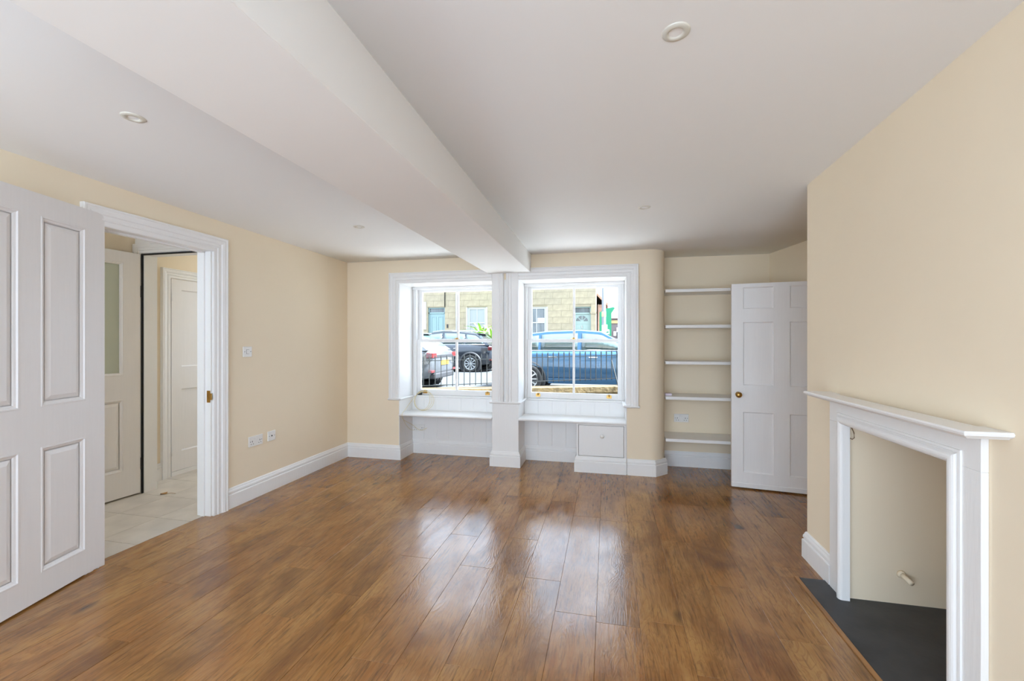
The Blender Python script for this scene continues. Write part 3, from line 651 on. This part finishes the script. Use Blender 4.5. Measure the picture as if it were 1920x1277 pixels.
# ================================================================== OUTSIDE
G = 0.10
MB().box(-14, 12, 4.95, 7.0, -0.25, -0.10).obj('pavement_yard', 'yardpaving', kind=S, label='paved front yard between the house and the low wall', cat='paving')
MB().add([(-14, 7.0, G), (12, 7.0, G), (12, 14.5, G + 0.03), (-14, 14.5, G + 0.03), (-14, 21, G + 0.06), (12, 21, G + 0.06), (-30, 60, G + 0.06), (30, 60, G + 0.06)], [(0, 1, 2, 3), (3, 2, 5, 4), (4, 5, 7, 6)]).obj('road', 'asphalt', kind=S, label='pale grey street surface between the parked cars', cat='road')
MB().box(-16, 12, 18.2, 22.5, G - 0.2, G + 0.2).obj('pavement_far', 'paving', kind=S, label='raised pavement in front of the stone houses', cat='pavement')
# low stone wall and railing, running at an angle across the windows
A = Vector((-4.6, 6.70, 0)); B = Vector((1.2, 8.876, 0)); D = (B - A).normalized(); LEN = (B - A).length; ra = math.atan2(D.y, D.x)
wallo = empty('garden_wall', A, ra, label='low golden stone garden wall under the railings', cat='garden wall')
sw = {}
for row, (z0, z1) in enumerate(((-0.12, 0.13), (0.13, 0.34))):
    x = 0.0; rnd = random.Random(row)
    while x < LEN:
        l = rnd.choice([0.42, 0.5, 0.58]); l = min(l, LEN - x)
        if l > 0.03:
            key = (row, round(l, 2))
            if key not in sw: sw[key] = MB().box(0.004, l - 0.004, 0, 0.25, z0 + 0.004, z1 - 0.004).mesh('stone_block'); sw[key].materials.append(M['wallstone'])
            o = bpy.data.objects.new('stone_block', sw[key]); o.location = (x, rnd.uniform(-0.004, 0.004), 0); o.parent = wallo; COL.objects.link(o)
        x += l
MB().box(0, LEN, 0.02, 0.23, -0.15, 0.34).obj('core', 'wallstone', wallo)
MB().box(0, LEN, -0.03, 0.28, 0.34, 0.46).obj('coping', 'wallstone', wallo, bevel=0.01)
rail = empty('railing', A, ra, label='black iron railing with pointed bars on the low stone wall', cat='railing')
def rz0(s): return 0.465 + 0.025 * s - 0.02
for dz, hh in ((0.03, 0.006), (0.485, 0.006)):
    mb = MB(); mb.add([(0, 0.11, rz0(0) + dz - hh), (0, 0.14, rz0(0) + dz - hh), (0, 0.14, rz0(0) + dz + hh), (0, 0.11, rz0(0) + dz + hh), (LEN, 0.11, rz0(LEN) + dz - hh), (LEN, 0.14, rz0(LEN) + dz - hh), (LEN, 0.14, rz0(LEN) + dz + hh), (LEN, 0.11, rz0(LEN) + dz + hh)], [(0, 1, 2, 3), (4, 7, 6, 5), (0, 4, 5, 1), (1, 5, 6, 2), (2, 6, 7, 3), (3, 7, 4, 0)])
    mb.obj('rail', 'iron', rail)
bar = MB().box(-0.007, 0.007, 0.118, 0.132, 0.0, 0.50).lathe([(0.0075, 0.50), (0.013, 0.512), (0.009, 0.525), (0.014, 0.54), (0.0, 0.60)], 8, Matrix.Translation((0, 0.125, 0))).mesh('bar'); bar.materials.append(M['iron'])
n = int(LEN / 0.1065)
for i in range(n):
    o = bpy.data.objects.new('bar', bar); o.location = (0.05 + 0.1065 * i, 0, rz0(0.05 + 0.1065 * i)); o.parent = rail; COL.objects.link(o)
MB().tube([(LEN - 1.15, 0.10, 0.96), (LEN - 1.02, -0.20, 0.05)], 0.012, 8).obj('stay', 'iron', rail)

# ------------------------------------------------------------------ cars
def interp(tab, x):
    for (a, va), (b_, vb) in zip(tab[:-1], tab[1:]):
        if x <= b_: return va + (vb - va) * (x - a) / (b_ - a)
    return tab[-1][1]
def car(name, L, W, H, belt, paint, label, loc, rz, roof_tab, clad=False, rear_glass=True):
    e = empty(name, loc, rz, label=label, cat='car')
    hw = W / 2
    zt = [(0, belt * 0.93), (0.03, belt * 0.985), (0.2, belt), (0.70, belt), (0.80, belt * 0.985), (0.92, belt * 0.88), (0.98, belt * 0.76), (1, belt * 0.6)]
    zb = [(0, 0.50), (0.025, 0.34), (0.10, 0.25), (0.9, 0.22), (0.98, 0.26), (1, 0.42)]
    wt_ = [(0, 0.74), (0.02, 0.86), (0.07, 0.95), (0.18, 0.995), (0.5, 1.0), (0.8, 0.995), (0.92, 0.92), (0.98, 0.76), (1, 0.6)]
    st = [0, 0.012, 0.03, 0.06, 0.10, 0.16, 0.25, 0.38, 0.5, 0.62, 0.72, 0.80, 0.87, 0.92, 0.96, 0.985, 1]
    rings = []
    for t in st:
        z0, z1, ww = interp(zb, t), interp(zt, t), interp(wt_, t) * hw
        half = [(0.0, z0), (ww * 0.86, z0), (ww * 0.955, z0 + 0.07), (ww * 0.985, z0 + 0.35 * (z1 - z0)), (ww, z0 + 0.62 * (z1 - z0)), (ww * 0.985, z1 - 0.10), (ww * 0.945, z1 - 0.015), (ww * 0.90, z1), (0.0, z1 + 0.02)]
        ring = [(t * L, y, z) for y, z in half] + [(t * L, -y, z) for y, z in half[-2:0:-1]]
        rings.append(ring)
    k = len(rings[0]); mb = MB()
    fs = [(i * k + q, (i + 1) * k + q, (i + 1) * k + (q + 1) % k, i * k + (q + 1) % k) for i in range(len(st) - 1) for q in range(k)]
    fs += [tuple(range(k)), tuple(range(len(st) * k - 1, (len(st) - 1) * k - 1, -1))]
    mb.add([p for r in rings for p in r], fs, True)
    body = mb.obj('body', paint, e); md = body.modifiers.new('e', 'EDGE_SPLIT'); md.split_angle = R(50)
    # greenhouse
    wb, wtop = hw * 0.90, hw * 0.68
    def ysurf(z): return wb - (wb - wtop) * (z - belt) / (H - belt)
    xs = [a for a, _ in roof_tab]; fine = []
    for a, b_ in zip(roof_tab[:-1], roof_tab[1:]):
        for q in range(3): fine.append((a[0] + (b_[0] - a[0]) * q / 3, a[1] + (b_[1] - a[1]) * q / 3))
    fine.append(roof_tab[-1])
    rings = []
    for t, z in fine:
        z = max(z, belt - 0.02); y = ysurf(z)
        half = [(wb, belt - 0.02), (y, z - 0.0), (y * 0.93, z + 0.022 if z > belt + 0.05 else z), (0, z + 0.04 if z > belt + 0.05 else z)]
        rings.append([(t * L, yy, zz) for yy, zz in half] + [(t * L, -yy, zz) for yy, zz in half[-2::-1]])
    k = len(rings[0]); mb = MB()
    fs = [(i * k + q, (i + 1) * k + q, (i + 1) * k + q + 1, i * k + q + 1) for i in range(len(rings) - 1) for q in range(k - 1)]
    mb.add([p for r in rings for p in r], fs, True)
    cabn = mb.obj('cabin', paint, e); md = cabn.modifiers.new('e', 'EDGE_SPLIT'); md.split_angle = R(35)
    # side glass
    def zroof(t): return interp(roof_tab, t)
    t0 = next(t for t, z in fine if z > belt + 0.10) ; t1 = max(t for t, z in fine if z > belt + 0.05)
    cuts = [(t0 + 0.015, 0.235), (0.25, 0.44), (0.462, t1 - 0.012)]
    for a, b_ in cuts:
        for sd in (1, -1):
            ts = [a + (b_ - a) * q / 8 for q in range(9)]
            lo_ = [(t * L, belt + 0.02) for t in ts]; hi_ = [(t * L, max(belt + 0.03, zroof(t) - 0.055)) for t in ts]
            vs = [(x, sd * (ysurf(z) + 0.006), z) for x, z in lo_ + hi_]
            g = MB().add(vs, [(q, q + 1, 10 + q, 9 + q) for q in range(8)], True).obj('side_window', 'carglass', e)
            sm = g.modifiers.new('s', 'SOLIDIFY'); sm.thickness = 0.004
    for sd in (1, -1): MB().tube([((t0) * L, sd * (ysurf(belt) + 0.012), belt + 0.012), (t1 * L, sd * (ysurf(belt) + 0.012), belt + 0.012)], 0.011, 6).obj('waist_trim', 'chrome', e)
    # screens
    def screen(ta, tb, nm):
        za, zb_ = zroof(ta), zroof(tb); nrm = Vector((-(zb_ - za), 0, (tb - ta) * L)).normalized() * 0.012
        if nrm.z < 0: nrm = -nrm
        ya, yb_ = ysurf(max(za, belt)) * 0.90, ysurf(max(zb_, belt)) * 0.88
        vs = [(ta * L, -ya, za), (ta * L, ya, za), (tb * L, yb_, zb_ + 0.02), (tb * L, -yb_, zb_ + 0.02)]
        g = MB().add([tuple(Vector(v) + nrm) for v in vs], [(0, 1, 2, 3)]).obj(nm, 'carglass', e); sm = g.modifiers.new('s', 'SOLIDIFY'); sm.thickness = 0.006
    r0, r1 = roof_tab[0], roof_tab[1]
    screen(r0[0] + (r1[0] - r0[0]) * 0.22, r0[0] + (r1[0] - r0[0]) * 0.92, 'rear_window')
    q0, q1 = roof_tab[-2], roof_tab[-1]
    screen(q0[0] + (q1[0] - q0[0]) * 0.92, q0[0] + (q1[0] - q0[0]) * 0.08, 'windscreen')
    # wheels
    for t in (0.185, 0.79):
        for sd in (1, -1):
            cy = sd * (hw - 0.10); mw = Matrix.Translation((t * L, cy, 0.335)) @ Matrix.Rotation(R(-90 * sd), 4, 'X')
            MB().lathe([(0.0, 0.089), (0.43, 0.089), (0.43, 0.096), (0.405, 0.100)] if not clad else [(0.0, 0.089), (0.46, 0.089), (0.46, 0.108), (0.40, 0.112)], 28, mw).obj('wheel_arch', 'trimblack', e)
            ty = MB().lathe([(0.215, 0.02), (0.235, 0.115), (0.32, 0.118), (0.335, 0.10), (0.335, -0.10), (0.32, -0.118), (0.23, -0.11)], 32, mw).obj('wheel', 'tyre', e)
            rm = MB(); rm.lathe([(0.235, 0.112), (0.222, 0.118), (0.212, 0.10), (0.212, 0.06)], 28, mw).lathe([(0, 0.118), (0.035, 0.116), (0.05, 0.105), (0.05, 0.09)], 16, mw)
            for q in range(10):
                a = 2 * math.pi * q / 10; m2 = mw @ Matrix.Rotation(a, 4, 'Z')
                rm.add([m2 @ Vector(v) for v in [(0.03, -0.014, 0.10), (0.22, -0.022, 0.10), (0.22, 0.022, 0.10), (0.03, 0.014, 0.10), (0.03, -0.010, 0.116), (0.22, -0.016, 0.114), (0.22, 0.016, 0.114), (0.03, 0.010, 0.116)]], [(0, 3, 2, 1), (4, 5, 6, 7), (0, 1, 5, 4), (1, 2, 6, 5), (2, 3, 7, 6), (3, 0, 4, 7)])
            rm.obj('rim', 'alloy', ty)
    # trim
    for sd in (1, -1): MB().box(0.29 * L, 0.69 * L, sd * (hw * 0.975) - 0.02, sd * (hw * 0.975) + 0.02, 0.235, 0.36 if not clad else 0.42).obj('sill_cladding', 'trimblack' if clad else paint, e, bevel=0.012)
    for t in (0.315, 0.52):
        for sd in (1, -1): MB().box(t * L - 0.10, t * L + 0.10, sd * (hw * 0.985) - 0.022, sd * (hw * 0.985) + 0.022, belt - 0.155, belt - 0.125).obj('door_handle', 'chrome', e, bevel=0.008)
    for sd in (1, -1):
        mh = MB().lathe([(0, -0.075), (0.06, -0.06), (0.088, -0.01), (0.08, 0.05), (0.04, 0.075), (0, 0.08)], 14, Matrix.Translation((0.655 * L, sd * (hw + 0.07), belt + 0.045)) @ Matrix.Scale(1.15, 4, (0, 1, 0)) @ Matrix.Scale(0.75, 4, (1, 0, 0))).box(0.655 * L - 0.02, 0.655 * L + 0.03, min(sd * (hw - 0.06), sd * (hw + 0.03)), max(sd * (hw - 0.06), sd * (hw + 0.03)), belt - 0.02, belt + 0.02)
        mh.obj('mirror', paint, e)
    for sd in (1, -1):
        MB().box(-0.012, 0.16, sd * hw * 0.76 - 0.14, sd * hw * 0.76 + 0.14, belt * 0.80, belt * 0.93).obj('tail_light', 'lamp_red', e, bevel=0.02)
        MB().box(0.01, 0.10, sd * hw * 0.78 - 0.12, sd * hw * 0.78 + 0.12, 0.46, 0.52).obj('reflector', 'lamp_red', e, bevel=0.008)
    MB().box(-0.02, 0.06, -0.26, 0.26, belt * 0.62, belt * 0.62 + 0.115).obj('number_plate', 'plate_yellow', e, bevel=0.003)
    MB().box(-0.015, 0.22, -hw * 0.74, hw * 0.74, 0.30, 0.44).obj('bumper_valance', 'trimblack', e, bevel=0.03)
    MB().box(-0.008, 0.12, -hw * 0.62, hw * 0.62, belt * 0.80, belt * 0.875).obj('boot_strip', 'trimblack', e, bevel=0.01)
    r1 = roof_tab[1]
    MB().box((r1[0] - 0.035) * L, (r1[0] + 0.03) * L, -wtop * 0.92, wtop * 0.92, r1[1] + 0.0, r1[1] + 0.035).obj('spoiler', 'trimblack' if clad else paint, e, bevel=0.012)
    if clad:
        for sd in (1, -1): MB().tube([(0.14 * L, sd * wtop * 0.93, H - 0.015), (0.2 * L, sd * wtop * 0.93, H + 0.045), (0.45 * L, sd * wtop * 0.93, H + 0.05), (0.56 * L, sd * wtop * 0.93, H + 0.0)], 0.016, 6).obj('roof_rail', 'alloy', e)
    return e
car('blue_car', 4.55, 1.82, 1.48, 1.0, 'paint_blue', 'metallic blue hatchback parked behind the railings outside the second window', (-2.68, 10.93, G), 0,
    [(0.015, 0.98), (0.14, 1.38), (0.28, 1.455), (0.45, 1.48), (0.56, 1.44), (0.745, 0.99)])
car('black_car', 4.5, 1.84, 1.58, 1.06, 'paint_black', 'black sport utility car with alloy wheels across the street', (-4.32, 16.65, G + 0.03), R(180),
    [(0.02, 1.05), (0.15, 1.48), (0.30, 1.56), (0.45, 1.58), (0.57, 1.52), (0.74, 1.05)], clad=True)
sc_ = car('silver_car', 4.4, 1.79, 1.52, 1.02, 'paint_silver', 'silver car with yellow rear plate parked nearest the first window', (-4.12, 10.45, G), R(180),
    [(0.03, 1.01), (0.17, 1.42), (0.32, 1.51), (0.46, 1.52), (0.57, 1.47), (0.745, 1.01)])

# ------------------------------------------------------------------ stone houses opposite
FY = 22.5
house = empty('stone_house', (-5, FY, 0), label='pale golden stone terrace house with pale doors across the street', cat='house')
op = [(-9.88, -8.86, 0.3, 3.23), (-7.545, -6.44, 1.2, 3.19), (-4.22, -3.12, 1.2, 3.16), (-1.745, -0.81, 0.3, 3.14)]    # openings x0,x1,z0,z1
# core wall behind ashlar
cw = MB(); X0, X1 = -16.0, -0.56
edges = [X0] + [v for o_ in op for v in o_[:2]] + [X1]
for i in range(0, len(edges), 2): cw.box(edges[i], edges[i + 1], FY + 0.03, FY + 0.4, 0, 6.2)
for a, b_, z0, z1 in op: cw.box(a, b_, FY + 0.03, FY + 0.4, z1, 6.2); cw.box(a, b_, FY + 0.03, FY + 0.4, 0, z0); cw.box(a, b_, FY + 0.32, FY + 0.4, z0, z1)
par(cw.obj('core_wall', 'stone'), house)
am = {}; rows = 0; z = 0.3; rnd = random.Random(3)
while z < 5.0:
    hgt = 0.33; x = -10.9 + (0.45 if rows % 2 else 0)
    segs = []
    while x < X1:
        l = min(0.9, X1 - x); segs.append((x, x + l)); x += l
    for a, b_ in segs:
        pieces = [(a, b_)]
        for p0, p1, zz0, zz1 in op:
            if z + hgt > zz0 + 0.02 and z < zz1 - 0.02:
                new = []
                for (c0, c1) in pieces:
                    if c1 <= p0 or c0 >= p1: new.append((c0, c1)); continue
                    if c0 < p0: new.append((c0, p0))
                    if c1 > p1: new.append((p1, c1))
                pieces = new
        for c0, c1 in pieces:
            l = round(c1 - c0, 3)
            if l < 0.04: continue
            zt_ = z + hgt
            for p0, p1, zz0, zz1 in op:
                pass
            if l not in am: am[l] = MB().box(0.003, l - 0.003, 0, 0.035, 0.003, hgt - 0.003).mesh('ashlar_block'); am[l].materials.append(M['ashlar'])
            o = bpy.data.objects.new('ashlar_block', am[l]); o.location = (c0, FY + rnd.uniform(-0.002, 0.002), z); COL.objects.link(o); par(o, house)
    z += hgt; rows += 1
par(MB().box(-16, X1 + 0.1, FY - 0.2, FY + 8, 6.2, 6.4).obj('cornice', 'stone'), house)
par(MB().box(-16, X1, FY + 0.4, FY + 8, 0, 6.2).obj('rear_block', 'stone'), house)
par(MB().box(-0.81, -0.56, FY - 0.05, FY, 0.2, 3.0).obj('pilaster', 'ashlar'), house)
par(MB().box(-0.84, -0.53, FY - 0.09, FY, 2.75, 2.86).obj('pilaster_capital', 'ashlar'), house)
def hwin(x0, x1, z0, z1, blind):
    f = MB(); rect_frame(f, x0, x1, z0, z1, FY + 0.06, FY + 0.14, 0.13, 0.13, 0.09, 0.10)
    f.box(x0 - 0.06, x0 + 0.02, FY - 0.015, FY + 0.06, z0 - 0.05, z1 + 0.0).box(x1 - 0.02, x1 + 0.06, FY - 0.015, FY + 0.06, z0 - 0.05, z1)
    zm = (z0 + z1) / 2 + 0.15; xm = (x0 + x1) / 2
    f.box(x0 + 0.1, x1 - 0.1, FY + 0.05, FY + 0.12, zm - 0.03, zm + 0.03).box(xm - 0.02, xm + 0.02, FY + 0.07, FY + 0.12, z0 + 0.1, z1 - 0.09).box(x0 - 0.12, x1 + 0.12, FY - 0.08, FY + 0.06, z0 - 0.11, z0 - 0.03)
    f = par(f.obj('window', 'frame_white'), house)
    for a, b_ in ((x0 + 0.13, xm - 0.02), (xm + 0.02, x1 - 0.13)):
        for c0, c1 in ((z0 + 0.1, zm - 0.03), (zm + 0.03, z1 - 0.09)):
            p = MB().box(a, b_, FY + 0.09, FY + 0.10, c0, c1).obj('pane', 'curtain' if blind else 'houseglass'); p.parent = f
    return f
hwin(-7.545, -6.44, 1.2, 3.19, True)
w2 = hwin(-4.22, -3.12, 1.2, 3.16, False)
p = MB().box(-3.62, -3.26, FY + 0.07, FY + 0.088, 2.36, 2.58).obj('blind', 'paper'); p.parent = w2
def hdoor(x0, x1, z0, z1, ztr, m, fan):
    f = MB(); rect_frame(f, x0, x1, z0, z1, FY + 0.10, FY + 0.22, 0.06, 0.06, 0.05, 0.02); f.box(x0, x1, FY + 0.10, FY + 0.22, ztr - 0.04, ztr + 0.03)
    f = par(f.obj('door', m), house)
    def sub(mb, nm, mm):
        q = mb.obj(nm, mm); q.parent = f
    sub(MB().box(x0 + 0.06, x1 - 0.06, FY + 0.15, FY + 0.20, z0 + 0.02, ztr - 0.04), 'leaf', m)
    sub(MB().box(x0 + 0.06, x1 - 0.06, FY + 0.17, FY + 0.18, ztr + 0.03, z1 - 0.05), 'transom_pane', 'houseglass')
    xm = (x0 + x1) / 2
    if not fan:
        for a, b_ in ((x0 + 0.17, xm - 0.05), (xm + 0.05, x1 - 0.17)):
            sub(MB().sweep([(a, FY + 0.15, 1.2), (a, FY + 0.15, ztr - 0.2), (b_, FY + 0.15, ztr - 0.2), (b_, FY + 0.15, 1.2)], (0, 1, 0), [(0, 0), (0, -0.018), (0.03, -0.018), (0.03, 0)], closed=True), 'panel_moulding', m)
    else:
        cz = ztr - 0.44
        for q in range(4):
            a0, a1 = 6 + q * 43, 45 + q * 43 - 2
            pl = [(0.07, (a0 + a1) / 2)] + [(0.31, a0 + (a1 - a0) * k / 5) for k in range(6)]
            vs = [(xm + r * math.cos(R(t)), FY + y, cz + r * math.sin(R(t))) for y in (0.14, 0.15) for r, t in pl]
            nn = len(pl); sub(MB().add(vs, [tuple(range(nn)), tuple(range(2 * nn - 1, nn - 1, -1))] + [(i, (i + 1) % nn, nn + (i + 1) % nn, nn + i) for i in range(nn)]), 'fan_pane', 'houseglass')
        sub(MB().box(xm - 0.02, xm + 0.02, FY + 0.12, FY + 0.15, cz - 0.35, cz - 0.2), 'knocker', 'steel')
        for zz in (cz - 0.12, cz - 0.40): sub(MB().box(x0 + 0.10, x1 - 0.10, FY + 0.143, FY + 0.15, zz, zz + 0.03), 'rail', m)
hdoor(-9.88, -8.86, 0.3, 3.23, 2.93, 'door_aqua', False)
hdoor(-1.745, -0.81, 0.3, 3.14, 2.80, 'door_mint', True)
par(MB().tube([(-8.845, FY - 0.04, 3.25), (-8.845, FY - 0.04, 6.1)], 0.025, 8).obj('cable_pipe', 'iron'), house)
par(MB().tube([(-8.13, FY - 0.06, 0.3), (-8.13, FY - 0.06, 6.1)], 0.06, 10).obj('downpipe', 'frame_white'), house)
par(MB().box(-8.74, -8.66, FY - 0.03, FY, 2.08, 2.28).obj('door_bell', 'dark'), house)
par(MB().box(-10.25, -9.97, FY - 0.04, FY + 0.0, 2.0, 3.55).obj('white_panel', 'frame_white'), house)  # plain white panel for the neighbour's door surround

# lower neighbour with sloping roof at the end of the terrace
nb = empty('neighbour_house', (0.2, 25, 0), label='low house with a sloping tiled roof at the end of the terrace', cat='house')
par(MB().box(-0.50, -0.05, 24.0, 32.0, 0, 3.35).obj('wall', 'rooftile'), nb)
rf = MB().add([(-0.54, 23.8, 4.0), (0.05, 23.8, 3.40), (0.05, 32, 3.40), (-0.54, 32, 4.0), (-0.54, 23.8, 3.85), (0.05, 23.8, 3.25), (0.05, 32, 3.25), (-0.54, 32, 3.85)], [(0, 1, 2, 3), (4, 7, 6, 5), (0, 4, 5, 1), (1, 5, 6, 2), (2, 6, 7, 3), (3, 7, 4, 0)])
par(rf.obj('roof', 'rooftile'), nb)
# far shop
sh = empty('far_shop', (3, 34, 0), label='distant dark shop with tan fascia board seen past the green hoarding', cat='shop')
par(MB().box(0.3, 7.0, 34, 40, 0, 3.15).obj('wall', 'shopwall'), sh)
par(MB().box(0.3, 7.0, 33.9, 34, 2.72, 2.95).obj('fascia', 'fascia'), sh)
par(MB().add([(0.1, 33.7, 3.1), (7.2, 33.7, 3.1), (7.2, 37, 3.9), (0.1, 37, 3.9)], [(0, 1, 2, 3)]).obj('roof', 'rooftile'), sh)
for x in (0.75, 1.5, 2.3): par(MB().box(x, x + 0.5, 33.92, 34, 1.2, 2.3).obj('window', 'houseglass'), sh)
for x, z in ((0.5, 1.75), (0.72, 2.05)): par(MB().box(x, x + 0.2, 33.88, 33.92, z, z + 0.35).obj('poster', 'paper'), sh)
# green hoarding / box beside the lamp post
gb = empty('green_street_board', (-0.05, 17, 0), label='tall green board with white marks standing beside the lamp post', cat='street board')
gp = [(-0.30, 0.15), (0.17, 0.15), (0.17, 2.42), (0.30, 2.62), (0.24, 2.66), (-0.05, 2.60), (-0.28, 2.46)]
nn = len(gp); vs = [(x, y, z) for y in (17.0, 17.22) for x, z in gp]
par(MB().add(vs, [tuple(range(nn)), tuple(range(2 * nn - 1, nn - 1, -1))] + [(i, (i + 1) % nn, nn + (i + 1) % nn, nn + i) for i in range(nn)]).obj('board', 'greenboard'), gb)
for x0, x1, z0, z1 in ((-0.04, 0.02, 1.70, 1.98), (0.03, 0.07, 1.72, 1.80), (-0.04, 0.05, 1.60, 1.66), (0.06, 0.10, 1.60, 1.78)):
    par(MB().box(x0, x1, 16.99, 17.0, z0, z1).obj('white_mark', 'paper'), gb)
lp = empty('lamp_post', (-0.093, 13.3, G), label='pale grey lamp post with stickers and a white notice', cat='lamp post')
MB().lathe([(0.085, 0), (0.085, 1.4), (0.062, 1.5), (0.055, 5.5), (0, 5.52)], 16).obj('post', 'postgrey', lp)
MB().box(-0.06, 0.045, -0.10, -0.088, 1.50, 1.72).obj('notice', 'paper', lp)
MB().lathe([(0.064, 1.98), (0.067, 1.99), (0.067, 2.12), (0.064, 2.13)], 16).obj('sticker', 'fascia', lp)
# yucca palms below the house window
def palm(loc, hgt, seed, label):
    e = empty('yucca_palm', loc, label=label, cat='palm', group='palms in front of the stone house')
    rnd = random.Random(seed); MB().lathe([(0.10, 0), (0.08, hgt * 0.5), (0.07, hgt), (0, hgt + 0.02)], 10).obj('stem', 'palmstem', e)
    for q in range(16):
        a = q * 2.399; tilt = 0.05 + 0.55 * (q / 16); ln_ = rnd.uniform(0.95, 1.3)
        pts = []
        for t in (0, 0.3, 0.6, 0.85, 1.0):
            b_ = tilt + t * 0.75; pts.append((math.sin(b_) * ln_ * t, math.cos(b_) * ln_ * t * 1.0))
        wd = [0.03, 0.075, 0.065, 0.035, 0.003]; vs = []
        for (r, z), w_ in zip(pts, wd):
            for sgn, dz in ((-1, 0.015), (0, 0), (1, 0.015)):
                vs.append((r * math.cos(a) - sgn * w_ * math.sin(a), r * math.sin(a) + sgn * w_ * math.cos(a), hgt + z + dz))
        fs = [(3 * i + j, 3 * i + j + 1, 3 * i + j + 4, 3 * i + j + 3) for i in range(4) for j in (0, 1)]
        MB().add(vs, fs, True).obj('leaf', 'palm', e, fix=False)
palm((-6.25, 20.9, 0.30), 1.15, 1, 'spiky green palm in front of the white sash window of the stone house')
palm((-5.15, 19.0, 0.30), 0.95, 2, 'smaller spiky palm to the right of the stone house window')
